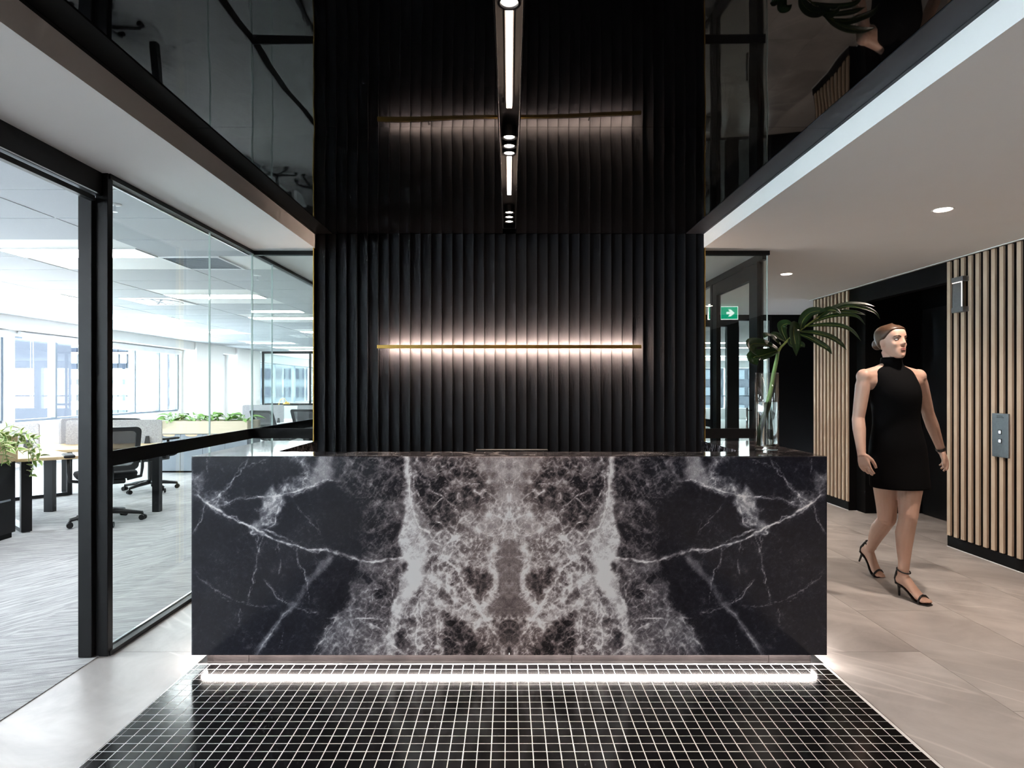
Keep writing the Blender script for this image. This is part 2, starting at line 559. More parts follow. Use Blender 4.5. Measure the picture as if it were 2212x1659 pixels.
# end of the lobby: black wall on the right, glazed screen on the left
struct('wall_lobby_end', MB().box(3.76, 5.2, YE, YE + 0.1, 0, ZO + 0.2).box(-2.0, 1.9, YE, YE + 0.1, 0, ZO + 0.2).box(1.9, 3.76, YE, YE + 0.1, ZS - 0.02, ZO + 0.2), M['black_paint'])
struct('wall_lobby_side', MB().box(4.55, 4.65, 7.40, YE, 0, ZO + 0.2), M['black_paint'])
# wall behind the camera and outer shells
struct('wall_front', MB().box(-2.0, 4.5, YN - 0.1, YN, 0, ZO + 0.2), M['black_wood'])
struct('wall_office_end', MB().box(-8.3, -2.0, YN - 1.1, YN - 1.0, 0, ZO + 0.2).box(-2.1, -2.0, YN - 1, YN, 0, ZO + 0.2), M['plaster'])
struct('wall_office_side', MB().box(12, 12.1, YE, YB, 0, ZO + 0.2).box(5.2, 12, YE, YE + 0.1, 0, ZO + 0.2), M['plaster'])
# ================================================================== GLAZED SCREENS
def glazing(name, panes, frames, rails=()):
    """panes and frames are boxes; the first frame box is the structure mesh"""
    w = struct(name, MB().box(*frames[0]), M['black_metal'])
    for b in frames[1:]:
        MB().box(*b).build('frame', M['black_metal'], w)
    for b in rails:
        MB().box(*b).build('mid_rail', M['black_metal'], w)
    for b in panes:
        MB().box(*b).build('glass_pane', M['glass'], w)
    return w
g = 0.0015
zr0, zr1 = 0.925, 1.0
xg0, xg1 = -XG - 0.006, -XG + 0.006
# side screen of the office, running away from the camera
glazing('window_1',
        [(xg0, xg1, 3.02 + g, 4.06 - g, 0.02, 2.345), (xg0, xg1, 4.06 + g, YG - 0.008, 0.02, 2.345)],
        [(-XG - 0.02, -XG + 0.02, 3.02, YG + 0.02, 2.333, ZS), (-XG - 0.02, -XG + 0.02, 3.02, YG + 0.02, 0.0, 0.022)],
        [(xg1, xg1 + 0.006, 3.03, YG - 0.008, zr0, zr1)])
struct('trim_7', MB().box(-XG - 0.034, -XG - 0.022, 3.06, YG, 0.0, 0.03).box(-XG - 0.034, -XG - 0.022, 3.06, YG, 2.325, 2.340), M['chrome'])
glazing('window_2',
        [(xg0, xg1, YG + 0.008, 5.13 - g, 0.02, 2.345), (xg0, xg1, 5.13 + g, YE - g, 0.02, 2.345)],
        [(-XG - 0.02, -XG + 0.02, YG + 0.02, YE, 2.333, ZS), (-XG - 0.02, -XG + 0.02, YG + 0.02, YE, 0.0, 0.022)],
        [(xg1, xg1 + 0.006, YG + 0.008, YE, zr0, zr1)])
# cross screens either side of the slatted wall
for nm, s in (('window_3', -1), ('window_4', 1)):
    def bx(x0, x1, *r):
        a, b = sorted((s * x0, s * x1)); return (a, b) + r
    glazing(nm, [bx(1.4675, XG - 0.008 + 0.012, YG - 0.006, YG + 0.006, 0.02, 2.345)],
            [bx(1.4675, XG + 0.02 if s > 0 else XG - 0.021, YG - 0.02, YG + 0.02, 2.326, ZS), bx(1.4675, XG - 0.021 if s < 0 else XG + 0.02, YG - 0.02, YG + 0.02, 0.0, 0.022)],
            [bx(1.4675, XG - 0.01, YG - 0.012, YG - 0.0062, zr0, zr1)])
# right hand side screen with a framed door standing in it
glazing('window_5',
        [(XG - 0.006, XG + 0.006, YG + 0.022, 4.845, 0.02, 2.345), (XG - 0.006, XG + 0.006, 5.98, YE - 0.01, 0.02, 2.345)],
        [(XG - 0.02, XG + 0.02, YG + 0.021, YE - 0.001, 2.30, ZS), (XG - 0.02, XG + 0.02, YG + 0.021, 4.845, 0, 0.022), (XG - 0.02, XG + 0.02, 5.98, YE - 0.001, 0, 0.022),
         (XG - 0.025, XG + 0.025, 4.845, 4.90, 0.0, 2.30), (XG - 0.025, XG + 0.025, 5.93, 5.98, 0.0, 2.30)],
        [(XG + 0.0062, XG + 0.012, 5.98, YE - 0.01, zr0, zr1)])
d2 = struct('door_2', MB().box(XG - 0.02, XG + 0.02, 4.903, 5.02, 0.01, 2.295), M['black_metal'])
MB().box(XG - 0.02, XG + 0.02, 5.81, 5.927, 0.01, 2.295).build('door_stile', M['black_metal'], d2)
MB().box(XG - 0.02, XG + 0.02, 5.021, 5.809, 2.18, 2.295).build('door_rail', M['black_metal'], d2)
MB().box(XG - 0.02, XG + 0.02, 5.021, 5.809, 0.01, 0.13).build('door_rail', M['black_metal'], d2)
MB().box(XG - 0.005, XG + 0.005, 5.021, 5.809, 0.13, 2.18).build('glass_pane', M['glass'], d2)
hb = MB().cyl((XG - 0.06, 4.96, 0.95), (XG - 0.06, 4.96, 1.15), 0.008).cyl((XG - 0.06, 4.96, 0.97), (XG - 0.021, 4.96, 0.97), 0.005).cyl((XG - 0.06, 4.96, 1.13), (XG - 0.021, 4.96, 1.13), 0.005)
hb.build('door_handle', M['chrome'], d2, smooth=True)
# polished pane edges that catch the light at the butt joints
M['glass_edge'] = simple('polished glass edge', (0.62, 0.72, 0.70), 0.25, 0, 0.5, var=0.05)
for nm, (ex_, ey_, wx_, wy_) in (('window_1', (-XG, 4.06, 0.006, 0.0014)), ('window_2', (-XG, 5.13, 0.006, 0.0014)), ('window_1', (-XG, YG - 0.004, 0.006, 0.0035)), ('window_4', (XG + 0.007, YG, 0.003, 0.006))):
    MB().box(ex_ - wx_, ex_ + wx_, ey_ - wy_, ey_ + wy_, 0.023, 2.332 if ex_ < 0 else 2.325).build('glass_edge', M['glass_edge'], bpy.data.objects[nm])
# open doorway to the office on the left: post, jamb and header
dp = struct('door_3', MB().box(-2.017, -1.957, 3.010, 3.050, 0.0, ZS), M['black_metal'], bevel=0.002)
MB().box(-2.085, -2.019, 2.985, 3.040, 0.006, 2.24).build('door_jamb', M['black_metal'], dp, bevel=0.002)
MB().box(-2.03, -1.985, YN, 3.009, 2.245, ZS).build('door_header', M['black_metal'], dp)
MB().box(-2.026, -2.0, YN, 2.984, 2.215, 2.238).build('door_track', M['black_metal'], dp)
MB().box(-1.9852, -1.9835, YN, 3.0, 2.246, 2.252).build('track_bead', M['chrome'], dp)

# far glazed screen at the end of the lift lobby
wl = glazing('window_6',
        [(2.0, 2.74, YE + 0.03, YE + 0.04, 0.06, 2.19), (3.30, 3.73, YE + 0.03, YE + 0.04, 0.06, 2.27)],
        [(1.9, 3.76, YE + 0.0, YE + 0.07, 2.275, ZS - 0.021), (1.9, 3.29, YE, YE + 0.07, 2.19, 2.274), (1.9, 2.0, YE, YE + 0.07, 0, 2.19), (3.12, 3.29, YE - 0.01, YE + 0.08, 0, 2.19),
         (3.73, 3.758, YE, YE + 0.07, 0, 2.275), (2.74, 2.80, YE, YE + 0.07, 0, 2.19), (1.9, 3.73, YE, YE + 0.07, 0, 0.06)],
        [])
MB().box(2.80, 3.12, YE + 0.03, YE + 0.04, 0.06, 2.19).build('glass_pane', M['glass'], wl)
# ================================================================== LAMPS
WARM = (1.0, 0.72, 0.52)
def lamp(name, kind, loc, parent, power, color=WARM, size=0.04, angle=60, blend=0.5, rot=(0, 0, 0), size_y=None):
    d = bpy.data.lights.new(name, kind)
    d.energy = power; d.color = color
    if kind == 'SPOT':
        d.spot_size = math.radians(angle); d.spot_blend = blend; d.shadow_soft_size = size
    elif kind == 'AREA':
        d.size = size
        if size_y: d.shape = 'RECTANGLE'; d.size_y = size_y
    else:
        d.shadow_soft_size = size
    o = bpy.data.objects.new(name, d)
    link(o, parent)
    o.location = Vector(loc) - wloc(parent)
    o.rotation_euler = rot
    return o

M['led'] = emitter('warm LED diffuser', (1.0, 0.74, 0.56), 22.0)
M['led_bar'] = emitter('bar light LED', (1.0, 0.74, 0.58), 720.0)
M['led_white'] = emitter('under desk LED', (1.0, 0.90, 0.84), 60.0)
M['spot_glow'] = emitter('spot lens', (1.0, 0.86, 0.74), 30.0, False)
M['down_glow'] = emitter('downlight lens', (1.0, 0.86, 0.70), 40.0, False)
M['panel_glow'] = emitter('office light diffuser', (0.93, 0.97, 1.0), 35.0)

# recessed slot over the desk
slot = thing('slot_light', 'long recessed black slot in the glossy ceiling with glowing strips and spots', 'ceiling light', (0, 2.5, ZC))
y0, y1 = -1.0, 4.47
ch = MB().box(-SL - 0.004, -SL, y0, y1, ZC - 0.003, ZC + 0.055).box(SL, SL + 0.004, y0, y1, ZC - 0.003, ZC + 0.055).box(-SL, SL, y0, y1, ZC + 0.050, ZC + 0.055).box(-SL, SL, y1, y1 + 0.004, ZC - 0.003, ZC + 0.055)
ch.build('channel', M['black_metal'], slot)
for s in (-1, 1):
    MB().box(s * SL - 0.0012, s * SL + 0.0012, y0, y1, ZC - 0.0045, ZC - 0.0032).build('channel_edge', M['chrome'], slot)
strips = [(-0.55, 0.13), (0.66, 1.34), (1.90, 2.58), (3.07, 3.74)]
for a, b in strips:
    MB().box(-0.011, 0.011, a, b, ZC + 0.012, ZC + 0.030).build('light_strip', M['led'], slot)
    MB().box(-0.015, 0.015, a - 0.006, b + 0.006, ZC + 0.030, ZC + 0.050).build('strip_housing', M['black_metal'], slot)
spots = [0.40, 0.51, 0.62, 1.64, 1.75, 1.86, 2.86, 2.965, 3.055, 4.085, 4.195, 4.31]
for yy in spots:
    sp_ = MB().lathe([(0.036, 0.0), (0.036, 0.048), (0.025, 0.048), (0.025, 0.004), (0.028, 0.0)], (0, yy, ZC + 0.001), 20, True).build('spot_lamp', M['black_metal'], slot, smooth=False)
    MB().lathe([(0.0, 0.0), (0.0235, 0.0), (0.0235, 0.003), (0.0, 0.003)], (0, yy, ZC + 0.006), 20).build('spot_lens', M['spot_glow'], sp_)
    lamp('spot_beam', 'SPOT', (0, yy, ZC - 0.004), slot, 26.0 if yy < 4 else 14.0, (1.0, 0.80, 0.64), 0.022, 62, 0.9)

# brass wall bar with its glow on the slats
bar = thing('wall_light', 'slim horizontal brass bar light glowing on the black slatted wall', 'wall light', (0, 4.55, 1.614))
MB().box(-0.972, 0.972, 4.540, 4.552, 1.601, 1.626).build('brass_bar', M['brass'], bar, bevel=0.001)
MB().box(-0.925, 0.925, 4.5525, 4.566, 1.603, 1.624).build('bar_housing', M['black_metal'], bar)
for xx in (-0.6, 0, 0.6):
    MB().cyl((xx, 4.5695, 1.6135), (xx, YP + 0.012, 1.6135), 0.006).build('mount', M['black_metal'], bar)
MB().box(-0.92, 0.92, 4.5665, 4.569, 1.605, 1.622).build('light_strip', M['led_bar'], bar)

# round downlights in the lobby soffit
nmz = {1.58: 'round recessed downlight in the white soffit closest to the entrance', 3.631: 'bright round downlight in the white soffit over the walking person',
       5.683: 'small round downlight in the white soffit above the vase leaf', 7.75: 'round recessed downlight deep in the lobby near the exit sign'}
for yy in (-0.47, 1.58, 3.631, 5.683, 7.75):
    dl = thing('downlight', nmz.get(yy, 'round recessed downlight in the white soffit at the entrance end'), 'ceiling light', (2.55, yy, ZS), 'round downlights in the lobby soffit')
    MB().lathe([(0.047, -0.0005), (0.056, -0.0035), (0.058, 0.0), (0.047, 0.0)], (2.55, yy, ZS), 28, True).build('trim_ring', M['white_gloss'], dl, smooth=True)
    MB().lathe([(0.0, -0.003), (0.044, -0.003), (0.046, -0.0006), (0.0, -0.0006)], (2.55, yy, ZS), 28).build('lens', M['down_glow'], dl)
    lamp('downlight_beam', 'SPOT', (2.55, yy, ZS - 0.01), dl, 86.0, (1.0, 0.83, 0.71), 0.045, 150, 0.9)
# ================================================================== RECEPTION DESK
DX, DY0, DY1, DZ0, DZ1 = 1.485, 2.885, 3.745, 0.062, 0.99
def marble_field(nx, nz):
    """stone figure of one bookmatched slab: tone 0..1 and warmth 0..1 on a grid; column 0 is the seam"""
    rng = np.random.RandomState(7)
    px = 1100.0 - np.linspace(0, 685.0, nx)[:, None] * np.ones((1, nz))
    py = 1415.0 - np.linspace(0, 430.0, nz)[None, :] * np.ones((nx, 1))
    def vnoise(x, y, sc, seed):
        r = np.random.RandomState(seed); g = r.rand(257, 257)
        X = x / sc; Y = y / sc
        xi = np.floor(X).astype(int); yi = np.floor(Y).astype(int)
        fx = X - xi; fy = Y - yi
        fx = fx * fx * fx * (fx * (fx * 6 - 15) + 10); fy = fy * fy * fy * (fy * (fy * 6 - 15) + 10)
        a = g[xi % 257, yi % 257]; b = g[(xi + 1) % 257, yi % 257]; c = g[xi % 257, (yi + 1) % 257]; d = g[(xi + 1) % 257, (yi + 1) % 257]
        return (a * (1 - fx) + b * fx) * (1 - fy) + (c * (1 - fx) + d * fx) * fy
    def fbm(x, y, sc, seed, oc=4, g=0.5):
        s = 0; a = 1; tt = 0
        for i in range(oc):
            s = s + a * vnoise(x, y, sc / 2 ** i, seed + i * 13); tt += a; a *= g
        return s / tt
    def cells(x, y, sc, seed):
        X = x / sc; Y = y / sc
        xi = np.floor(X).astype(int); yi = np.floor(Y).astype(int)
        r = np.random.RandomState(seed); gx = r.rand(128, 128); gy = r.rand(128, 128)
        f1 = np.full(X.shape, 9.0); f2 = np.full(X.shape, 9.0)
        for dx in (-1, 0, 1):
            for dy in (-1, 0, 1):
                cx = xi + dx; cy_ = yi + dy
                qx = cx + gx[cx % 128, cy_ % 128]; qy = cy_ + gy[cx % 128, cy_ % 128]
                d = np.hypot(qx - X, qy - Y)
                f2 = np.minimum(f2, np.maximum(f1, d)); f1 = np.minimum(f1, d)
        return f2 - f1
    wx = px + (fbm(px, py, 34, 11) - 0.5) * 26 + (fbm(px, py, 8, 61, 3) - 0.5) * 7
    wy = py + (fbm(px, py, 34, 29) - 0.5) * 26 + (fbm(px, py, 8, 83, 3) - 0.5) * 7
    wx1 = px + (fbm(px, py, 14, 15, 3) - 0.5) * 9; wy1 = py + (fbm(px, py, 14, 35, 3) - 0.5) * 9
    C = {1: (410, 980, 6.32), 2: (750, 980, 6.144), 3: (410, 1195, 6.32), 4: (750, 1195, 6.144), 0: (0, 0, 1)}
    def conv(c, pts):
        ox, oy, s = C[c]; return [(ox + x / s, oy + y / s) for x, y in pts]
    def dist(pts, X, Y):
        d = np.full(X.shape, 1e9); tpar = np.zeros(X.shape); n = len(pts) - 1
        for i in range(n):
            (ax, ay), (bx, by) = pts[i], pts[i + 1]
            vx, vy = bx - ax, by - ay; L = vx * vx + vy * vy + 1e-9
            t = np.clip(((X - ax) * vx + (Y - ay) * vy) / L, 0, 1)
            dd = np.hypot(X - ax - t * vx, Y - ay - t * vy)
            m = dd < d; d = np.where(m, dd, d); tpar = np.where(m, (i + t) / n, tpar)
        return d, tpar
    def inside(pts, X, Y):
        r = np.zeros(X.shape, bool); n = len(pts)
        for i in range(n):
            (ax, ay), (bx, by) = pts[i], pts[(i + 1) % n]
            cnd = ((ay > Y) != (by > Y)) & (X < (bx - ax) * (Y - ay) / (by - ay + 1e-12) + ax)
            r ^= cnd
        return r
    # --- shared noise fields
    nA = fbm(px, py, 60, 3); nB = fbm(px, py, 6, 5, 3); nC = fbm(px, py, 16, 91, 4, 0.62); nD = fbm(px, py, 22, 47); nE = fbm(px, py, 11, 19, 4, 0.65)
    def ridged(x, y, sc, seed, oc=4, sharp=5.0):
        s_ = 0; a = 1.0; tt = 0; wgt = 1.0
        for i in range(oc):
            r = (1 - np.abs(2 * vnoise(x, y, sc / 1.9 ** i, seed + i * 17) - 1)) ** sharp
            s_ = s_ + a * r * wgt; tt += a; a *= 0.72; wgt = np.clip(0.35 + 1.3 * r, 0, 1)
        return s_ / tt
    # filament net: ridges of noise, sheared so that the threads run like torn fibres
    ca, sa = math.cos(0.9), math.sin(0.9)
    ux = wx * ca + wy * sa; uy = -wx * sa + wy * ca
    net = 0.62 * ridged(wx, wy, 46, 301, 4, 10) + 0.62 * ridged(ux * 1.0, uy * 0.45, 26, 341, 4, 9) + 0.75 * ridged(wx1 * 0.8 + wy1 * 0.6, wy1 * 0.8 - wx1 * 0.6, 15, 371, 3, 9) + 0.45 * ridged(wx1 * 0.5 + wy1 * 0.86, wy1 * 0.5 - wx1 * 0.86, 8, 391, 2, 8)
    net = net * (0.35 + 1.3 * nE)
    T = 0.018 + 0.045 * nA + 0.045 * nB
    web = np.full(px.shape, 0.13)
    C[5] = (415, 985, 0.925)
    def region(c, pts, tone, crack, soft=9.0, warp=1):
        nonlocal T, web
        q = conv(c, pts)
        X, Y = ((px, py), (wx1, wy1), (wx, wy))[warp]
        d, _ = dist(q + q[:1], X, Y)
        s_ = np.where(inside(q, X, Y), d, -d)
        m = 1 / (1 + np.exp(-np.clip(s_ / soft * 3.0, -30, 30)))
        T = T * (1 - m) + (tone * (0.55 + 0.9 * nC)) * m
        web = web * (1 - m) + crack * m
    region(5, [(300, 0), (430, 0), (425, 110), (415, 210), (345, 200), (352, 120), (305, 50)], 0.085, 0.55, 26, 2)
    region(5, [(345, 205), (332, 250), (290, 320), (235, 405), (420, 405), (400, 300), (410, 215)], 0.165, 0.62, 12, 2)
    region(5, [(428, -5), (640, -5), (640, 405), (385, 405), (405, 320), (420, 215), (424, 120)], 0.215, 1.0, 9, 2)
    region(5, [(438, 5), (560, 5), (580, 55), (520, 58), (548, 108), (505, 150), (462, 115), (442, 60)], 0.085, 0.8, 14, 2)
    region(5, [(470, 172), (540, 150), (600, 165), (605, 200), (592, 300), (580, 322), (500, 300), (465, 250)], 0.27, 1.15, 14, 2)
    region(5, [(556, -5), (640, -5), (640, 97), (612, 88), (592, 50)], 0.33, 0.25, 7)
    region(5, [(600, 95), (640, 90), (640, 170), (575, 175), (560, 130)], 0.40, 0.75, 12, 2)
    region(5, [(436, 50), (450, 100), (470, 135), (505, 195), (482, 185), (455, 150), (440, 110)], 0.30, 0.2, 4)
    region(5, [(424, 0), (432, 0), (434, 60), (442, 110), (456, 148), (474, 175), (466, 205), (466, 240), (448, 275), (424, 300), (408, 340), (402, 405), (386, 405), (396, 330), (404, 290), (412, 268), (424, 240), (414, 216), (420, 190), (415, 160), (427, 120), (429, 60)], 0.54, 0.85, 5)
    region(5, [(425, 222), (440, 210), (460, 215), (464, 240), (446, 272), (428, 284), (416, 280), (424, 255)], 0.92, 0.35, 7, 2)
    region(5, [(435, 150), (455, 150), (472, 176), (455, 205), (440, 200)], 0.60, 0.6, 7, 2)
    region(5, [(600, 163), (640, 153), (640, 168), (612, 172), (608, 200), (613, 240), (611, 275), (590, 300), (580, 322), (575, 300), (597, 262), (598, 200)], 0.55, 0.9, 5, 2)
    region(5, [(613, 172), (640, 168), (640, 317), (590, 317), (593, 302), (613, 277), (613, 235)], 0.235, 0.18, 4)
    region(5, [(488, 290), (560, 318), (592, 326), (570, 338), (518, 322)], 0.52, 0.8, 7, 2)
    region(5, [(498, 306), (522, 326), (560, 340), (590, 399), (498, 405)], 0.075, 0.55, 8, 2)
    region(5, [(600, 332), (640, 322), (640, 385), (618, 375)], 0.10, 0.5, 8, 2)
    for c, pts in ((2, [(1440, 380), (1620, 420), (1690, 500), (1830, 580), (1760, 720), (1600, 750), (1500, 660), (1530, 560), (1400, 460)]),
                   (2, [(890, 320), (1150, 480), (1270, 580), (1120, 700), (960, 600)]), (2, [(1160, 700), (1310, 610), (1400, 700), (1380, 800), (1260, 780)]),
                   (2, [(1080, 830), (1200, 830), (1330, 1010), (1200, 1010), (1080, 920)]), (2, [(1680, 300), (1740, 310), (1820, 405), (1700, 390)]),
                   (4, [(1480, 110), (1720, 250), (1930, 290), (1900, 500), (1740, 540), (1600, 400)]),
                   (4, [(640, 1040), (720, 1040), (840, 1180), (820, 1270), (640, 1230)]), (4, [(830, 830), (910, 860), (900, 1000), (740, 930)]),
                   (4, [(200, 240), (420, 210), (540, 330), (540, 450), (250, 480)]), (4, [(690, 110), (780, 110), (830, 240), (740, 270)]), (4, [(960, 470), (1010, 480), (940, 560)]),
                   (4, [(360, 480), (540, 470), (520, 560), (400, 600)]), (4, [(1100, 60), (1200, 60), (1120, 240), (1040, 180)]), (4, [(1210, 470), (1330, 520), (1450, 690), (1250, 590)])):
        region(c, pts, 0.085, 0.5, 6, 1)
    for c, pts, tone, cr, sf in ((1, [(1380, 40), (1560, 40), (1700, 330), (1680, 440), (1420, 520), (1260, 540), (1230, 420), (1440, 370), (1540, 230)], 0.20, 0.85, 8),
                              (1, [(1780, 20), (1990, 20), (1930, 340), (1700, 420), (1660, 330), (1740, 230)], 0.40, 0.1, 9),
                              (1, [(960, 600), (1110, 450), (1270, 560), (1250, 700), (1170, 850), (1160, 960), (1090, 1010), (850, 1000), (1010, 880), (960, 720)], 0.33, 0.55, 7),
                              (1, [(30, 240), (230, 300), (180, 560), (480, 480), (560, 420), (500, 640), (400, 780), (250, 690), (150, 560), (40, 540)], 0.15, 0.55, 12),
                              (1, [(2212, 100), (2100, 200), (2040, 340), (2212, 520)], 0.13, 0.6, 14)):
        region(c, pts, tone, cr, sf, 2)
    region(3, [(1900, 0), (1990, 30), (1850, 230), (1650, 400), (1440, 720), (1250, 930), (1000, 1290), (930, 1400), (880, 1400), (1010, 1190), (1210, 890), (1360, 730), (1640, 330), (1780, 150)], 0.22, 0.2, 7, 1)
    # --- veins: crop, points, half width in px, strength
    V = [(1, [(30, 545), (110, 560), (220, 660), (350, 750), (480, 820), (640, 920), (850, 1010), (950, 1050), (1130, 1150), (1300, 1210), (1480, 1250), (1580, 1290), (1900, 1330), (2100, 1370), (2212, 1400)], 2.6, 0.62),
         (1, [(950, 1020), (1150, 1080), (1300, 1150), (1500, 1250)], 1.5, 0.4),
         (4, [(0, 30), (180, 95), (350, 125), (480, 90), (670, 60), (780, 50)], 2.4, 0.62),
         (1, [(230, 660), (160, 920), (60, 1080)], 1.4, 0.35), (1, [(260, 40), (245, 260)], 1.2, 0.25),
         (1, [(820, 60), (660, 290), (560, 430), (380, 600), (240, 660)], 1.5, 0.34), (1, [(770, 170), (930, 120), (1090, 75)], 1.0, 0.25),
         (1, [(300, 640), (540, 660), (760, 570)], 1.3, 0.30), (1, [(650, 610), (940, 590), (1270, 565), (1430, 520), (1680, 440), (1760, 390), (1900, 350), (2050, 350)], 1.6, 0.50),
         (1, [(1270, 560), (1250, 700), (1160, 850), (1180, 940), (1060, 1010)], 1.3, 0.45), (1, [(1440, 670), (1660, 920), (1800, 1090)], 0.9, 0.22), (1, [(750, 770), (1250, 770)], 0.7, 0.14),
         (1, [(910, 1030), (940, 1280), (930, 1390)], 1.0, 0.28), (1, [(1010, 1100), (940, 1370)], 0.9, 0.25), (1, [(1220, 1170), (1220, 1390)], 0.9, 0.25), (1, [(1470, 1260), (1490, 1390)], 1.0, 0.32),
         (3, [(940, 0), (900, 220), (850, 450), (790, 680)], 1.2, 0.34), (3, [(1490, 0), (1490, 130), (1580, 270), (1610, 410), (1630, 690)], 1.0, 0.32),
         (3, [(1010, 350), (1180, 590), (1390, 710)], 1.3, 0.32), (3, [(60, 260), (250, 430), (480, 570), (720, 670), (950, 725), (1180, 710)], 1.1, 0.24), (3, [(1390, 720), (1600, 790), (1740, 810)], 0.9, 0.22),
         (3, [(690, 730), (680, 880), (690, 1010)], 0.8, 0.22), (3, [(1240, 60), (1240, 330)], 0.8, 0.16), (3, [(1200, 1370), (1240, 1220), (1310, 1030)], 0.8, 0.16),
         (3, [(1880, 870), (2000, 885), (1860, 1120), (1670, 1380)], 1.4, 0.30), 
         (3, [(1390, 730), (1240, 900), (1050, 1190), (930, 1380)], 1.8, 0.22),
         (2, [(785, 40), (810, 200), (822, 480), (870, 720), (960, 960), (1080, 1050), (1170, 1180), (1270, 1260)], 1.9, 0.62), (2, [(840, 170), (880, 260), (880, 380), (960, 560), (1100, 720)], 0.9, 0.3),
         (2, [(1090, 470), (1280, 570), (1370, 660), (1480, 780)], 1.1, 0.42), (2, [(1290, 590), (1100, 720)], 1.8, 0.36), (2, [(1160, 850), (1290, 980), (1430, 1100)], 1.1, 0.45),
         (2, [(1430, 1100), (1640, 1200), (1700, 1240)], 1.0, 0.4), (2, [(1530, 380), (1780, 410)], 1.3, 0.4), (2, [(1680, 480), (1830, 590)], 1.2, 0.4), (2, [(2140, 500), (2140, 640)], 2.5, 0.3),
         (2, [(1960, 120), (2060, 350), (2150, 480)], 1.6, 0.25), (2, [(2140, 680), (2140, 1050)], 2.2, 0.3), (2, [(1150, 1140), (1900, 1130)], 0.7, 0.2),
         (4, [(1170, 0), (1400, 150), (1520, 330), (1640, 520), (1770, 760), (1850, 900), (1950, 1050), (2010, 1140)], 2.2, 0.50), (4, [(1010, 480), (920, 700), (930, 1000), (920, 1250), (910, 1370)], 1.7, 0.5),
         (4, [(980, 560), (970, 760), (990, 940)], 1.4, 0.45), (4, [(1170, 800), (1200, 1000), (1210, 1240)], 1.8, 0.45), (4, [(1210, 1050), (1390, 1120)], 0.9, 0.3), (4, [(60, 870), (330, 870), (560, 880)], 1.6, 0.34),
         (4, [(160, 890), (400, 980), (500, 1060)], 1.5, 0.30), (4, [(250, 500), (470, 470)], 1.2, 0.4), (4, [(640, 1040), (600, 1220), (690, 1300)], 0.9, 0.4), (4, [(780, 760), (830, 950), (770, 1120), (900, 1180)], 1.2, 0.42),
         (4, [(1130, 70), (1130, 360), (1220, 400), (1210, 580)], 1.2, 0.42), (4, [(1340, 180), (1320, 430), (1390, 590), (1550, 700)], 1.1, 0.36), (4, [(1730, 250), (1740, 420)], 0.9, 0.3), (4, [(1050, 1180), (960, 1300), (930, 1370)], 1.4, 0.42),
         (4, [(110, 1240), (90, 1370)], 1.2, 0.3), (4, [(340, 520), (350, 640), (560, 760)], 0.9, 0.28), (4, [(560, 330), (620, 420), (580, 600)], 2.0, 0.24)]
    veins = np.zeros(px.shape)
    for c, pts, w, a in V:
        d, tp = dist(conv(c, pts), wx1, wy1)
        d2, _ = dist(conv(c, pts), wx, wy)
        ww = w * (0.20 + 0.85 * nD)
        brk = np.clip(nE * 2.1 - 0.28, 0.12, 1.25)
        ends = np.clip(np.minimum(tp, 1 - tp) * 7, 0.25, 1)
        g = a * brk * ends * (np.exp(-(d / ww) ** 2) + 0.55 * np.exp(-(d2 / (ww * 0.8)) ** 2)) + 0.16 * a * np.exp(-(d / (w * 3.2)) ** 2) * nC
        veins = np.maximum(veins, g) + 0.2 * np.minimum(veins, g)
    T = T * (1 - 0.30 * web * (web > 0.3)) + net * web * 0.74 * (0.45 + 1.5 * np.sqrt(np.clip(T, 0, 1))) + veins
    # rare bright flecks
    fl = vnoise(px, py, 2.6, 201)
    T = T + np.clip((fl - 0.955) * 12, 0, 1) * 0.25 * (0.35 + web)
    warm = np.clip((px - 640) / 400, 0, 1)
    return np.clip(T, 0, 1), warm

t = NT('bookmatched dark marble')
at = t.n('Attribute', _attribute_name='figure')
sep = t.n('SeparateColor'); t.l(at.outputs['Color'], sep.inputs[0])
tone, warmth = sep.outputs[0], sep.outputs[1]
uv = t.n('Attribute', _attribute_name='slab')
nf = t.noise(uv.outputs['Vector'], 210, 5, 0.7)
nf2 = t.noise(uv.outputs['Vector'], 75, 4, 0.65, 1.5)
rd = t.math('ABSOLUTE', t.math('SUBTRACT', nf2, 0.5))
thread = t.ramp(rd, [(0.0, 1.0), (0.035, 0.0)])
tt = t.math('MULTIPLY', tone, t.math('ADD', t.math('MULTIPLY', nf, 0.9), 0.55))
tt = t.math('ADD', tt, t.math('MULTIPLY', t.math('MULTIPLY', thread, 0.30), t.math('ADD', tone, 0.05)), clamp=True)
cool = t.ramp(tt, [(0.0, (0.005, 0.005, 0.008)), (0.12, (0.022, 0.022, 0.031)), (0.31, (0.17, 0.165, 0.19)), (0.56, (0.56, 0.54, 0.57)), (0.82, (0.92, 0.89, 0.89))])
wrm = t.ramp(tt, [(0.0, (0.005, 0.004, 0.005)), (0.12, (0.027, 0.022, 0.024)), (0.30, (0.24, 0.18, 0.172)), (0.54, (0.64, 0.535, 0.515)), (0.80, (0.93, 0.87, 0.85))])
M['bookmatch'] = t.bsdf(t.mix(warmth, cool, wrm), 0.14, 0, 0.42)

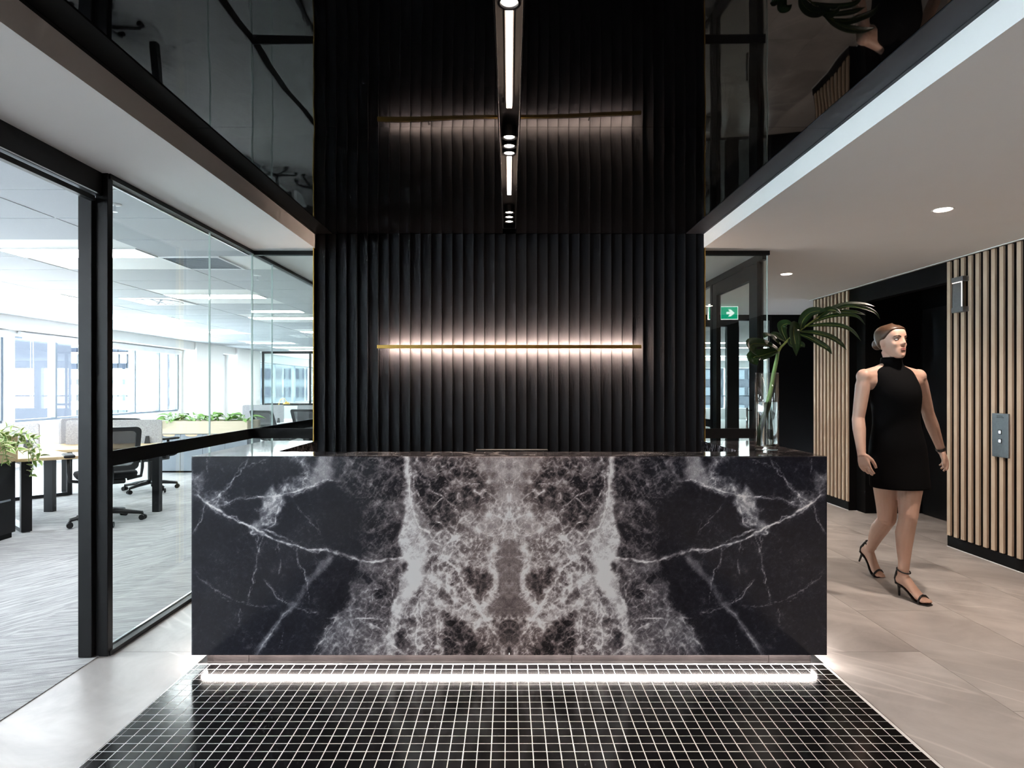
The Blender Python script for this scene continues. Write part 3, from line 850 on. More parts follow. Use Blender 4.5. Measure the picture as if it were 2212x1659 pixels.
M['light_block'] = simple('dark light blocking strip', (0.03, 0.026, 0.026), 0.6, 0, 0.2)
desk = thing('reception_desk', 'dark bookmatched marble reception desk floating on a lit plinth', 'desk', (0, 3.2, 0))
NX, NZ = 371, 233
tone_a, warm_a = marble_field(NX, NZ)
def slab_mesh(sign):
    u = np.linspace(0, 1, NX); w = np.linspace(0, 1, NZ)
    off = wloc(desk)
    g = 0.00015
    X = sign * (g + u * (DX - g)); Z = DZ0 + w * (DZ1 - DZ0)
    XX, ZZ = np.meshgrid(X, Z, indexing='ij')
    n = NX * NZ
    co = np.zeros((n + 8, 3), np.float32)
    co[:n, 0] = XX.ravel() - off[0]; co[:n, 1] = DY0 - off[1]; co[:n, 2] = ZZ.ravel() - off[2]
    # rounded arrises: first and last rows pulled back a little
    pull = np.zeros((NX, NZ)); pull[:, -1] = 0.0016; pull[-1, :] = 0.0016
    co[:n, 1] += pull.ravel()
    a, b = X[0], X[-1]
    for i, (x, y, z) in enumerate(((a, DY0, DZ0), (b, DY0 + .0016, DZ0), (b, DY0 + .0016, DZ1), (a, DY0 + .0016, DZ1), (a, DY0 + 0.02, DZ0), (b, DY0 + 0.02, DZ0), (b, DY0 + 0.02, DZ1), (a, DY0 + 0.02, DZ1))):
        co[n + i] = (x - off[0], y - off[1], z - off[2])
    i, j = np.meshgrid(np.arange(NX - 1), np.arange(NZ - 1), indexing='ij')
    q = np.stack([i * NZ + j, (i + 1) * NZ + j, (i + 1) * NZ + j + 1, i * NZ + j + 1], -1).reshape(-1, 4)
    if sign < 0: q = q[:, ::-1]
    ex = np.array([(0, 1, 5, 4), (1, 2, 6, 5), (2, 3, 7, 6), (3, 0, 4, 7), (4, 5, 6, 7)]) + n
    if sign > 0: ex = ex[:, ::-1]
    else: ex = ex
    fc = np.concatenate([q, ex]).astype(np.int32)
    me = bpy.data.meshes.new('front_panel')
    me.vertices.add(n + 8); me.vertices.foreach_set('co', co.ravel())
    me.loops.add(fc.size); me.loops.foreach_set('vertex_index', fc.ravel())
    me.polygons.add(len(fc)); me.polygons.foreach_set('loop_start', np.arange(0, fc.size, 4, dtype=np.int32))
    me.update(calc_edges=True)
    col = np.ones((n + 8, 4), np.float32)
    col[:n, 0] = tone_a.ravel(); col[:n, 1] = warm_a.ravel(); col[:n, 2] = 0
    col[n:, 0] = 0.12; col[n:, 1] = 0.3
    at = me.attributes.new('figure', 'FLOAT_COLOR', 'POINT'); at.data.foreach_set('color', col.ravel())
    sl = np.zeros((n + 8, 3), np.float32)
    sl[:n, 0] = np.abs(XX.ravel()); sl[:n, 2] = ZZ.ravel(); sl[n:] = np.abs(co[n:])
    a2 = me.attributes.new('slab', 'FLOAT_VECTOR', 'POINT'); a2.data.foreach_set('vector', sl.ravel())
    me.materials.append(M['bookmatch'])
    return me
for s in (-1, 1):
    fo = bpy.data.objects.new('front_panel', slab_mesh(s)); link(fo, desk)
WI = 1.165
MB().box(-0.03, 0.03, DY0 + 0.0202, DY0 + 0.0232, DZ0 + 0.0004, DZ1 - 0.0205).build('seam_light_block', M['light_block'], desk)  # added hidden strip, keeps the under-desk LED from leaking through the seam
MB().box(-DX, -0.001, DY0 + 0.0202, 3.10, DZ1 - 0.02, DZ1).build('countertop', M['marble'], desk, bevel=0.0012)
MB().box(0.001, DX, DY0 + 0.0202, 3.10, DZ1 - 0.02, DZ1).build('countertop', M['marble'], desk, bevel=0.0012)
for s in (-1, 1):
    def bx(x0, x1, *r):
        a, b = sorted((s * x0, s * x1)); return (a, b) + r
    MB().box(*bx(WI, DX, 3.1008, DY1, DZ1 - 0.02, DZ1)).build('wing_top', M['marble'], desk, bevel=0.0012)
    MB().box(*bx(DX - 0.02, DX, DY0 + 0.0202, DY1, DZ0, DZ1 - 0.0202)).build('side_panel', M['marble'], desk)
    MB().box(*bx(WI, WI + 0.02, 3.1202, DY1, DZ0, DZ1 - 0.0202)).build('inner_panel', M['marble'], desk)
    MB().box(*bx(WI + 0.0202, DX - 0.0202, DY1 - 0.02, DY1, DZ0, DZ1 - 0.0202)).build('end_panel', M['marble'], desk)
MB().box(-WI, WI, 3.10, 3.12, DZ0, DZ1 - 0.0202).build('inner_panel', M['marble'], desk)
MB().box(-WI + 0.001, WI - 0.001, 3.1202, 3.70, 0.715, 0.74).build('worktop', M['black_paint'], desk)
M['plinth'] = simple('dark polished plinth stone', (0.022, 0.019, 0.019), 0.22, 0, 0.25, vs=9, var=0.6)
for a, b in ((-1.437, -1.2405), (-1.2385, 0.297), (0.299, 1.2345), (1.2365, 1.437)):
    MB().box(a, b, 2.94, 2.955, 0.001, DZ0 - 0.0005).build('plinth_panel', M['plinth'], desk)
MB().box(-1.437, 1.437, 2.9552, DY1 - 0.05, 0.001, DZ0 - 0.0005).build('plinth_core', M['black_paint'], desk)
MB().box(-1.43, 1.43, 2.909, 2.921, DZ0 - 0.0075, DZ0 - 0.0002).build('light_strip', M['led_white'], desk)
for s in (-1, 1):
    a, b = sorted((s * 1.445, s * 1.457))
    MB().box(a, b, 2.925, DY1 - 0.06, DZ0 - 0.0075, DZ0 - 0.0002).build('light_strip', M['led_white'], desk)

# flat monitor on the work surface, seen edge-on over the counter
mo = thing('monitor', 'black monitor whose top edge peeps over the reception counter', 'monitor', (0.0, 3.42, 0.74))
MB().box(-0.185, 0.215, 3.40, 3.425, 0.775, 0.972).build('screen_housing', M['plastic_black'], mo, bevel=0.004)
MB().box(-0.015, 0.045, 3.39, 3.400, 0.745, 0.90).build('stand', M['plastic_black'], mo)
MB().box(-0.10, 0.13, 3.34, 3.48, 0.7402, 0.7448).build('base', M['plastic_black'], mo)
# ================================================================== OFFICE BEYOND THE GLASS
# ---- ceiling grid with lay-in tiles
oc = struct('ceiling_office', MB().box(-8.3, -2.06, YN - 1, YB, ZO, ZO + 0.1).box(-2.06, 12, YE + 0.1, YB, ZO, ZO + 0.1), M['white'])
tx = [-2.06, -3.03, -4.22, -5.42, -6.62, -7.75]
lights = [(2, 0.33), (2, 2.76), (2, 5.2), (2, 7.65), (2, 10.05), (2, 12.5), (2, 14.9), (4, 5.2), (4, 7.65), (4, 10.05), (4, 12.5), (4, 15.6), (4, 17.3), (4, 18.6)]
tp = {}
for c in range(5):
    wdt = tx[c] - tx[c + 1] - 0.016
    tp[c] = MB().box(-wdt / 2, wdt / 2, -0.292, 0.292, 0, 0.006).mesh('ceiling_tile', M['grey_tile'])
y0t = 5.334 - 0.6 * 8
for r in range(32):
    yc = y0t + 0.6 * r + 0.3
    for c in range(5):
        if any(lc == c + 1 and abs(ly - yc) < 0.46 for lc, ly in lights) and c in (1, 3):
            continue
        if c == 0 and abs(yc - 5.634) < 0.1: continue
        if yc > 19: continue
        inst('ceiling_tile', tp[c], oc, (0.5 * (tx[c] + tx[c + 1]), yc, ZO - 0.0045))
# dark return-air opening
va = thing('air_vent', 'dark square return air grille in the office ceiling grid', 'air vent', (-2.79, 5.62, ZO))
MB().box(-3.02, -2.53, 5.36, 5.88, ZO - 0.003, ZO - 0.0005).build('vent_back', M['cab_grey'], va)
vb = MB().box(-3.02, -2.53, 5.345, 5.36, ZO - 0.012, ZO - 0.0005).box(-3.02, -2.53, 5.88, 5.895, ZO - 0.012, ZO - 0.0005).box(-2.53, -2.515, 5.345, 5.895, ZO - 0.012, ZO - 0.0005).box(-3.035, -3.02, 5.345, 5.895, ZO - 0.012, ZO - 0.0005)
vb.build('vent_frame', M['white_gloss'], va)
sl_ = MB().box(-3.015, -2.535, -0.004, 0.004, -0.006, -0.001).mesh('vent_slat', M['cab_grey'])
for k in range(12):
    inst('vent_slat', sl_, va, (0, 5.39 + k * 0.042, ZO - 0.0035))
# linear office lights
cnt = {}; ORD = ['first', 'second', 'third', 'fourth', 'fifth', 'sixth', 'seventh']
for i, (c, ly) in enumerate(lights):
    xa, xb = tx[c] + 0.02, tx[c - 1] - 0.02
    ords = {(2, 5.2): 'large bright linear light panel in the office ceiling behind the black door post', (2, 7.65): 'bright linear light panel in the office ceiling beside the round air diffuser'}
    cnt[c] = cnt.get(c, 0) + 1
    lb = ords.get((c, ly), '%s linear office light panel counted from the entrance in the row %s' % (ORD[cnt[c] - 1], 'beside the glass screen' if c == 2 else 'along the windows'))
    L = thing('ceiling_light', lb, 'ceiling light', (0.5 * (xa + xb), ly, ZO), 'linear light panels in the office ceiling')
    MB().box(xa, xb, ly - 0.16, ly + 0.16, ZO - 0.010, ZO - 0.001).build('light_body', M['white_gloss'], L)
    MB().box(xa + 0.02, xb - 0.02, ly - 0.14, ly + 0.14, ZO - 0.013, ZO - 0.0102).build('diffuser', M['panel_glow'], L)
for k, (lx, ly, lb) in enumerate(((5.6, 15.5, 'linear light panel seen through the lobby end screen, uppermost of three'), (6.3, 17.4, 'linear light panel seen through the lobby end screen, middle of three'), (8.0, 22.0, 'linear light panel seen through the lobby end screen, lowest of three'))):
    L = thing('ceiling_light', lb, 'ceiling light', (lx, ly, ZO), 'linear light panels in the office ceiling')
    MB().box(lx - 1.2, lx + 1.2, ly - 0.16, ly + 0.16, ZO - 0.010, ZO - 0.001).build('light_body', M['white_gloss'], L)
    MB().box(lx - 1.18, lx + 1.18, ly - 0.14, ly + 0.14, ZO - 0.013, ZO - 0.0102).build('diffuser', M['panel_glow'], L)
# swirl diffusers
for dx_, dy_, lb in ((-4.58, 8.09, 'round swirl air diffuser on a square plate in the office ceiling'), (-4.40, 13.5, 'small distant swirl air diffuser beyond the cross screen')):
    dv = thing('air_diffuser', lb, 'air vent', (dx_, dy_, ZO))
    MB().box(dx_ - 0.33, dx_ + 0.33, dy_ - 0.33, dy_ + 0.33, ZO - 0.012, ZO - 0.005).build('face_plate', M['white_gloss'], dv)
    MB().lathe([(0, -0.014), (0.275, -0.014), (0.28, -0.0122), (0, -0.0122)], (dx_, dy_, ZO), 32).build('dark_core', M['cab_grey'], dv)
    for k in range(14):
        a = 2 * PI * k / 14
        b = MB()
        for s0 in (0,):
            p = lambda r, w: (dx_ + r * math.cos(a + w), dy_ + r * math.sin(a + w), 0)
            q = [p(0.05, 0.0), p(0.27, 0.02), p(0.27, 0.30), p(0.05, 0.25)]
            b.add([(x, y, ZO - 0.018) for x, y, z in q] + [(x, y, ZO - 0.0145) for x, y, z in q], [(0, 1, 2, 3), (7, 6, 5, 4), (0, 4, 5, 1), (1, 5, 6, 2), (2, 6, 7, 3), (3, 7, 4, 0)])
        b.build('vane', M['white_gloss'], dv)
# sprinkler heads
for sx_, sy_, lb in ((-2.44, 3.82, 'small chrome sprinkler head in the office ceiling beside the black post'), (-2.54, 6.23, 'small chrome sprinkler head in the office ceiling near the cross screen')):
    sp_ = thing('sprinkler', lb, 'sprinkler', (sx_, sy_, ZO))
    MB().lathe([(0.0, -0.012), (0.036, -0.008), (0.038, -0.005), (0.0, -0.005)], (sx_, sy_, ZO), 20).build('escutcheon', M['white_gloss'], sp_, smooth=True)
    MB().cyl((sx_, sy_, ZO - 0.012), (sx_, sy_, ZO - 0.05), 0.007).lathe([(0, -0.052), (0.016, -0.052), (0.016, -0.049), (0, -0.049)], (sx_, sy_, ZO), 12).build('deflector', M['chrome'], sp_)

# ---- window wall, bays between white piers
win = struct('wall_office_windows', MB().box(XW - 0.25, XW, YN - 1, YB, 0, 0.74).box(XW - 0.25, XW, YN - 1, YB, 2.165, ZO), M['white'])
MB().box(XW + 0.001, XW + 0.30, YN - 1, 19.2, 2.25, ZO - 0.001).build('bulkhead', M['plaster'], win)
bays = [(-4.4, 1.3), (1.7, 5.6), (5.9, 9.93), (10.12, 15.2), (16.75, 17.45), (19.5, 25.6)]
prev = YN - 1
for a, b in bays:
    MB().box(XW - 0.25, XW, prev, a, 0.7405, 2.1645).build('pier', M['white'], win); prev = b
MB().box(XW - 0.25, XW, prev, YB, 0.7405, 2.1645).build('pier', M['white'], win)
struct('column_office', MB().box(XW + 0.002, XW + 0.36, 15.3, 16.7, 0, ZO), M['plaster'])
struct('column_office_far', MB().box(XW + 0.002, XW + 0.36, 17.6, 19.2, 0, ZO), M['plaster'])
M['mullion'] = simple('blue grey window frame', (0.13, 0.16, 0.20), 0.4, 0, 0.5)
nwin = 7
for i, (a, b) in enumerate(bays):
    w = struct('window_%d' % (nwin + i), MB().box(XW - 0.16, XW - 0.06, a, b, 0.741, 0.78), M['mullion'])
    MB().box(XW - 0.16, XW - 0.06, a, b, 2.13, 2.164).build('frame', M['mullion'], w)
    ms = [a + 0.02, b - 0.02] + {3: [11.1, 13.45, 14.38], 2: [7.9], 1: [3.6], 0: [-2.4, -0.5], 5: [21.5, 23.5]}.get(i, [])
    ms = sorted(ms)
    for m_ in ms:
        MB().box(XW - 0.18, XW - 0.04, m_ - 0.025, m_ + 0.025, 0.781, 2.129).build('mullion', M['mullion'], w)
    for j in range(len(ms) - 1):
        MB().box(XW - 0.115, XW - 0.105, ms[j] + 0.026, ms[j + 1] - 0.026, 0.781, 2.129).build('glass_pane', M['glass'], w)
# roller blind tubes over the bays
M['blind'] = simple('white roller blind', (0.80, 0.80, 0.82), 0.7, 0, 0.2)
for a, b, lb in ((5.9, 9.93, 'rolled up white blind over the office windows at the frame edge'), (10.12, 15.2, 'rolled up white blind over the long office window bay'), (16.75, 17.45, 'rolled up white blind over the narrow window between two grey columns')):
    rb_ = thing('roller_blind', lb, 'blind', (XW + 0.06, 0.5 * (a + b), 2.2))
    MB().cyl((XW + 0.05, a + 0.03, 2.21), (XW + 0.05, b - 0.03, 2.21), 0.034).build('tube', M['blind'], rb_, smooth=False)
    MB().box(XW + 0.080, XW + 0.083, a + 0.05, b - 0.05, 2.13, 2.205).build('fabric', M['blind'], rb_)
    MB().box(XW + 0.075, XW + 0.088, a + 0.05, b - 0.05, 2.115, 2.13).build('bottom_bar', M['white_gloss'], rb_)
bc = MB(); bc.tube([(XW + 0.12, 10.35, 2.2), (XW + 0.12, 10.36, 1.6), (XW + 0.12, 10.34, 1.18), (XW + 0.12, 10.31, 1.15), (XW + 0.12, 10.29, 1.18), (XW + 0.12, 10.30, 2.2)], 0.006, 6)
tag(bc.build('blind_cord', M['white_gloss']), 'white looped blind cord hanging at the office window', 'cord')

# ---- far glass meeting room
far = struct('window_20', MB().box(XW + 0.37, -2.0, 19.28, 19.34, 2.38, ZO), M['black_metal'])
for xx in (XW + 0.38, -6.25, -4.4, -2.6):
    MB().box(xx, xx + 0.06, 19.28, 19.34, 0.0, 2.379).build('frame', M['black_metal'], far)
MB().box(XW + 0.45, -2.0, 19.29, 19.33, 0.76, 0.83).build('mid_rail', M['black_metal'], far)
for a, b in ((XW + 0.445, -6.255), (-6.185, -4.405), (-4.335, -2.605)):
    MB().box(a, b, 19.305, 19.315, 0.02, 2.379).build('glass_pane', M['glass'], far)
struct('wall_far', MB().box(-8.35, 12, YB, YB + 0.2, 0, 0.45).box(-8.35, 12, YB, YB + 0.2, 2.15, ZO + 0.1), M['white'])
i = 0
xx = -8.3
while xx < 12:
    w = struct('window_%d' % (30 + i), MB().box(xx, xx + 0.28, YB, YB + 0.2, 0.4505, 2.1495), M['white'])
    MB().box(xx + 0.281, xx + 0.33, YB + 0.05, YB + 0.13, 0.4505, 2.1495).build('mullion', M['mullion'], w)
    MB().box(xx + 0.331, xx + 1.449, YB + 0.085, YB + 0.095, 0.4505, 2.1495).build('glass_pane', M['glass'], w)
    MB().box(xx + 0.331, xx + 1.449, YB + 0.06, YB + 0.12, 0.95, 1.0).build('transom', M['mullion'], w)
    xx += 1.45; i += 1

# ---- outside: buildings across the street
M['ext_white'] = simple('white render', (0.60, 0.60, 0.61), 0.9, 0, 0.05, vs=0.05, var=0.03)
M['ext_glass'] = simple('dark window band', (0.020, 0.023, 0.032), 0.6, 0, 0.05, vs=0.2, var=0.3)
M['ext_dark'] = simple('blue grey cladding', (0.028, 0.030, 0.037), 0.7, 0, 0.05, vs=0.1, var=0.2)
M['ext_pale'] = simple('pale curtain wall', (0.055, 0.062, 0.072), 0.6, 0, 0.05, vs=0.2, var=0.1)
def ext_building(lb, x0, x1, y, z0, z1, wallm, bands, cat='building', name='street_building', d=14):
    b = thing(name, lb, cat, (0.5 * (x0 + x1), y, z0))
    MB().box(x0, x1, y, y + d, z0, z1).build('wall', M[wallm], b)
    for (a, c, q0, q1, m) in bands:
        MB().box(a, c, y - 0.35, y - 0.02, q0, q1).build('window', M[m], b)
    return b
def X(px, Y): return (px - VX) * Y / F
def Z(py, Y): return H - (py - VY) * Y / F
Y1 = 135.0
bands = []
for ya, yb in ((751, 761), (785, 798), (819, 831), (852, 866), (885, 898)):
    for pa, pb in ((92, 123), (141, 152), (153, 168), (170, 184), (238, 256), (258, 275), (277, 290)):
        bands.append((X(pa, Y1), X(pb, Y1), Z(yb, Y1), Z(ya, Y1), 'ext_glass' if ya < 800 else 'ext_pale'))
bb = ext_building('white apartment block with grey window bands seen through the office windows', X(82, Y1), X(297, Y1), Y1, Z(960, Y1), Z(742, Y1), 'ext_white', bands)
for pa in (98, 116, 152, 170, 240, 258, 276):
    MB().box(X(pa, Y1) - 0.12, X(pa, Y1) + 0.12, Y1 - 0.30, Y1 - 0.01, Z(785, Y1), Z(761, Y1)).build('mullion', M['ext_dark'], bb)
MB().box(X(85, Y1), X(297, Y1), Y1 - 1.5, Y1, Z(765, Y1), Z(761.5, Y1)).build('balcony', M['ext_white'], bb)
Y2 = 70.0
bands = []
for k in range(7):
    za = 700 + k * 36
    bands.append((X(57, Y2), X(63, Y2), Z(za + 26, Y2), Z(za, Y2), 'ext_pale'))
    bands.append((X(64, Y2), X(72, Y2), Z(za + 26, Y2), Z(za, Y2), 'ext_pale'))
ext_building('tall blue grey tower with a glazed stair seen through the office windows', X(16, Y2), X(73, Y2), Y2, Z(980, Y2), Z(650, Y2), 'ext_dark', bands, name='street_tower', d=6)
Y3 = 60.0
ext_building('slate coloured block at the edge of the office window view', X(-160, Y3), X(10, Y3), Y3, Z(1000, Y3), Z(700, Y3), 'ext_dark',
             [(X(-20 - 40 * k, Y3), X(8 - 40 * k, Y3), Z(748 + 30 * j, Y3), Z(728 + 30 * j, Y3), 'ext_pale') for k in range(3) for j in range(5)], d=6)
rr = random.Random(3)
lbs = ['bluish office tower seen through the far meeting room', 'pale low block seen beside the far meeting room', 'grey slab block seen through the far window wall', 'dark glass block seen past the lobby end screen', 'wide blue grey block beyond the lobby end screen']
for i, (x0, x1, zt, wm) in enumerate(((-62, -48, 18, 'ext_dark'), (-46, -36, 6, 'ext_pale'), (-33, -22, 10, 'ext_dark'), (22, 34, 9, 'ext_pale'), (36, 56, 16, 'ext_dark'))):
    bd = []
    nz = int((zt + 8) / 3.4)
    for k in range(nz):
        for q in range(4):
            w_ = (x1 - x0) / 4
            bd.append((x0 + q * w_ + 0.4, x0 + (q + 1) * w_ - 0.4, -8 + k * 3.4 + 0.8, -8 + k * 3.4 + 2.6, 'ext_glass' if wm == 'ext_pale' else 'ext_pale'))
    ext_building(lbs[i], x0, x1, 112 + i * 2, -30, zt, wm, bd)

# ================================================================== OFFICE FURNITURE
def rbox_pts(w, h, r, n=4, corners=(1, 1, 1, 1)):
    """rounded rectangle outline centred on x, base at 0"""
    pts = []
    for (cx, cy, a0, on) in ((w / 2, h, 0, corners[0]), (-w / 2, h, PI / 2, corners[1]), (-w / 2, 0, PI, corners[2]), (w / 2, 0, 1.5 * PI, corners[3])):
        sx = 1 if cx > 0 else -1; sy = 1 if cy > 0 else -1
        if not on: pts.append((cx, cy)); continue
        for k in range(n + 1):
            a = a0 + (PI / 2) * k / n
            pts.append((cx - sx * r + r * math.cos(a), cy - sy * r + r * math.sin(a)))
    return pts

def felt_screen(p0, p1, z0, z1, label, name='desk_screen', feet=True):
    p0 = Vector(p0); p1 = Vector(p1); d = (p1 - p0); L = d.length; d.normalize(); nrm = Vector((-d.y, d.x))
    c = (p0 + p1) / 2
    s = thing(name, label, 'desk screen', (c.x, c.y, z0), 'grey felt desk screens')
    pts = rbox_pts(L, z1 - z0, 0.03, 4, (1, 1, 0, 0))
    fn = lambda off: (lambda p: (c.x + d.x * p[0] + nrm.x * off, c.y + d.y * p[0] + nrm.y * off, z0 + 0.004 + p[1]))
    MB().extr(pts, fn(-0.012), fn(0.012)).build('felt_panel', M['felt'], s)
    if feet:
        for u in (-0.32, 0.32):
            q = [(0.0, 0.0), (0.055, 0.0), (0.045, 0.085), (0.015, 0.085)]
            for sd in (-1, 1):
                o0 = sd * 0.0125; o1 = sd * 0.030
                f2 = lambda off: (lambda p: (c.x + d.x * (p[0] + u * L) + nrm.x * off, c.y + d.y * (p[0] + u * L) + nrm.y * off, z0 + 0.0005 + p[1]))
                MB().extr(q, f2(o0), f2(o1)).build('clamp', M['plastic_black'], s)
    return s

def leg_frame(mb, pa, pb, zt, w=0.05):
    """closed rectangular loop leg between two floor points"""
    pa = Vector(pa); pb = Vector(pb); d = (pb - pa).normalized(); n = Vector((-d.y, d.x)) * (w * 0.8)
    def bar(a, b, z0, z1):
        q = [a - n, b - n, b + n, a + n]
        mb.add([(p.x, p.y, z0) for p in q] + [(p.x, p.y, z1) for p in q], [(0, 3, 2, 1), (4, 5, 6, 7), (0, 1, 5, 4), (1, 2, 6, 5), (2, 3, 7, 6), (3, 0, 4, 7)])
    e = d * w
    bar(pa, pb, 0.012, 0.045); bar(pa, pb, zt - 0.03, zt)
    bar(pa, pa + e, 0.045, zt - 0.03); bar(pb - e, pb, 0.045, zt - 0.03)

# bench desk by the doorway
ZD = 0.68
bd = thing('bench_desk', 'oak topped bench desk with black legs behind the glass doorway', 'desk', (-4.4, 5.9, 0))
top = [(-4.36, 5.47), (-3.98, 5.745), (-4.62, 6.26), (-3.62, 6.62), (-3.66, 7.20), (-5.75, 6.85), (-5.62, 5.95), (-4.80, 5.47)]
MB().prism(top, ZD - 0.028, ZD).build('desktop', M['oak_h'], bd, bevel=0.002)
lf = MB(); leg_frame(lf, (-4.36, 5.58), (-4.90, 6.02), ZD - 0.03); lf.build('leg_frame', M['black_metal'], bd)
MB().box(-4.90, -4.81, 6.50, 6.56, 0.004, ZD - 0.03).build('leg', M['black_metal'], bd)
MB().box(-3.76, -3.685, 6.50, 6.56, 0.004, ZD - 0.03).build('leg', M['black_metal'], bd)
lf = MB(); leg_frame(lf, (-5.35, 7.55), (-5.9, 7.0), ZD - 0.03); 
felt_screen((-4.92, 6.86), (-3.97, 7.06), ZD, 0.945, 'grey felt desk screen behind the mesh task chair')
felt_screen((-5.70, 6.38), (-4.93, 6.48), ZD, 0.935, 'grey felt desk screen rising behind the trailing plant')
felt_screen((-5.02, 6.90), (-5.07, 7.60), ZD - 0.0, 0.96, 'grey felt desk screen seen almost edge-on between two others', feet=False)
bd2 = thing('bench_desk', 'pale bench desk further back under the office windows', 'desk', (-5.2, 7.4, 0))
MB().prism([(-5.9, 7.0), (-5.12, 7.1), (-5.1, 8.3), (-5.9, 8.3)], ZD - 0.028, ZD - 0.001).build('desktop', M['oak_x'], bd2)
lf.build('leg_frame', M['black_metal'], bd2)
MB().box(-5.48, -5.40, 7.56, 7.63, 0.004, ZD - 0.03).build('leg', M['black_metal'], bd2)

# black cabinet with oak planter and trailing plant at the frame edge
cb = thing('cabinet', 'black open cabinet under the oak planter at the office doorway', 'cabinet', (-4.6, 5.0, 0))
MB().box(-4.75, -4.335, 4.3, 5.42, 0.05, 0.668).build('carcass', M['black_metal'], cb)
MB().box(-4.7, -4.35, 4.35, 5.40, 0.004, 0.05).build('plinth', M['black_paint'], cb)
MB().box(-4.334, -4.326, 4.6, 5.36, 0.33, 0.345).build('shelf_edge', M['cab_grey'], cb)
pl = thing('planter', 'oak planter box on the black cabinet at the office doorway', 'planter', (-4.54, 4.9, 0.668))
MB().box(-4.75, -4.32, 4.3, 4.32, 0.669, 0.89).box(-4.75, -4.32, 5.41, 5.43, 0.669, 0.89).box(-4.75, -4.73, 4.32, 5.41, 0.669, 0.89).box(-4.34, -4.32, 4.32, 5.41, 0.669, 0.89).box(-4.73, -4.34, 4.32, 5.41, 0.669, 0.69).build('box', M['oak_h'], pl)
MB().box(-4.73, -4.34, 4.32, 5.41, 0.8, 0.85).build('soil', M['rubber'], pl)
def leaf_mat(name, dark, light, edge=None, vein=None):
    t = NT(name)
    tc = t.n('TexCoord')
    sx = t.n('SeparateXYZ'); t.l(tc.outputs['Object'], sx.inputs[0])
    oi = t.n('ObjectInfo')
    nz = t.noise(tc.outputs['Object'], 30, 3)
    c = t.mix(nz, dark, light)
    c = t.mix(t.math('MULTIPLY', oi.outputs['Random'], 0.5), c, light)
    if edge:
        at = t.n('Attribute', _attribute_name='rim')
        e = t.ramp(at.outputs['Fac'], [(0.62, 0.0), (0.74, 1.0)])
        c = t.mix(e, c, edge)
    return t.bsdf(c, 0.4, 0, 0.4)
M['leaf_var'] = leaf_mat('cream edged leaf', (0.09, 0.17, 0.03), (0.20, 0.30, 0.06), (0.72, 0.74, 0.42))
M['leaf_green'] = leaf_mat('green leaf', (0.045, 0.13, 0.02), (0.18, 0.36, 0.06))
M['leaf_dark'] = leaf_mat('deep green leaf', (0.007, 0.022, 0.008), (0.022, 0.058, 0.011))
M['stem'] = simple('green stem', (0.22, 0.36, 0.12), 0.5, 0, 0.4, vs=20, var=0.25)
def leaf_mesh(L, Wd, mat, fold=0.25, droop=0.3, n=7, m=5):
    mb = MB(); rim = []
    rows_ = []
    for i in range(n):
        u = i / (n - 1)
        w = Wd * math.sin(PI * min(1, u ** 0.75)) * (1 - 0.25 * u) + 0.0006
        row = []
        for j in range(m):
            s = (j / (m - 1)) * 2 - 1
            row.append((s * w / 2, L * u * (1 - 0.12 * droop * u), abs(s) * w * fold - droop * L * u * u * 0.6))
            rim.append(abs(s) if 0 < i < n - 1 else 0.9)
        rows_.append(row)
    top = [p for r in rows_ for p in r]
    fs = [(i * m + j, i * m + j + 1, (i + 1) * m + j + 1, (i + 1) * m + j) for i in range(n - 1) for j in range(m - 1)]
    N = len(top)
    bot = [(x, y, z - 0.0009) for x, y, z in top]
    fs2 = [tuple(k + N for k in f)[::-1] for f in fs]
    bd_ = [(0 * m + j, 0 * m + j + 1) for j in range(m - 1)] + [(i * m + m - 1, (i + 1) * m + m - 1) for i in range(n - 1)] + [((n - 1) * m + j + 1, (n - 1) * m + j) for j in range(m - 1)] + [((i + 1) * m, i * m) for i in range(n - 1)]
    sd = [(b, a, a + N, b + N) for a, b in bd_]
    me = bpy.data.meshes.new('leaf'); me.from_pydata(top + bot, [], fs + fs2 + sd)
    a = me.attributes.new('rim', 'FLOAT', 'POINT'); a.data.foreach_set('value', rim + rim)
    me.materials.append(mat)
    me.polygons.foreach_set('use_smooth', [True] * len(me.polygons))
    return me
def face_rot(direction, roll=0.0):
    """euler that points local +Y along direction with local +Z up-ish"""
    d = Vector(direction).normalized()
    q = d.to_track_quat('Y', 'Z')
    return (q.to_matrix() @ Matrix.Rotation(roll, 3, 'Y')).to_euler()
R = random.Random(11)
tpnt = thing('trailing_plant', 'cream edged trailing plant spilling over the oak planter', 'plant', (-4.36, 5.2, 0.852))
lv = leaf_mesh(0.075, 0.036, M['leaf_var'], 0.2, 0.35)
paths = []
for k in range(9):
    bx_, by_ = R.uniform(-4.42, -4.34), R.uniform(4.9, 5.38)
    ln = R.uniform(0.10, 0.26)
    pts_ = [(bx_, by_, 0.852), (bx_ + 0.06, by_ + 0.02, 0.93), (bx_ + 0.12 + R.uniform(0, .05), by_ + R.uniform(-.02, .05), 0.90), (bx_ + 0.15 + R.uniform(0, .05), by_ + R.uniform(-.03, .06), 0.90 - ln * 0.6), (bx_ + 0.16 + R.uniform(0, .05), by_ + R.uniform(-.03, .06), 0.90 - ln)]
    paths.append(pts_)
paths.append([(-4.37, 5.36, 0.852), (-4.28, 5.41, 0.93), (-4.20, 5.43, 0.84), (-4.18, 5.42, 0.72), (-4.18, 5.42, 0.60), (-4.21, 5.42, 0.53)])
paths.append([(-4.37, 5.33, 0.852), (-4.27, 5.38, 0.95), (-4.17, 5.40, 0.88), (-4.12, 5.42, 0.76), (-4.13, 5.42, 0.66)])
paths.append([(-4.36, 5.36, 0.852), (-4.27, 5.39, 0.92), (-4.21, 5.40, 0.80), (-4.20, 5.40, 0.66)])
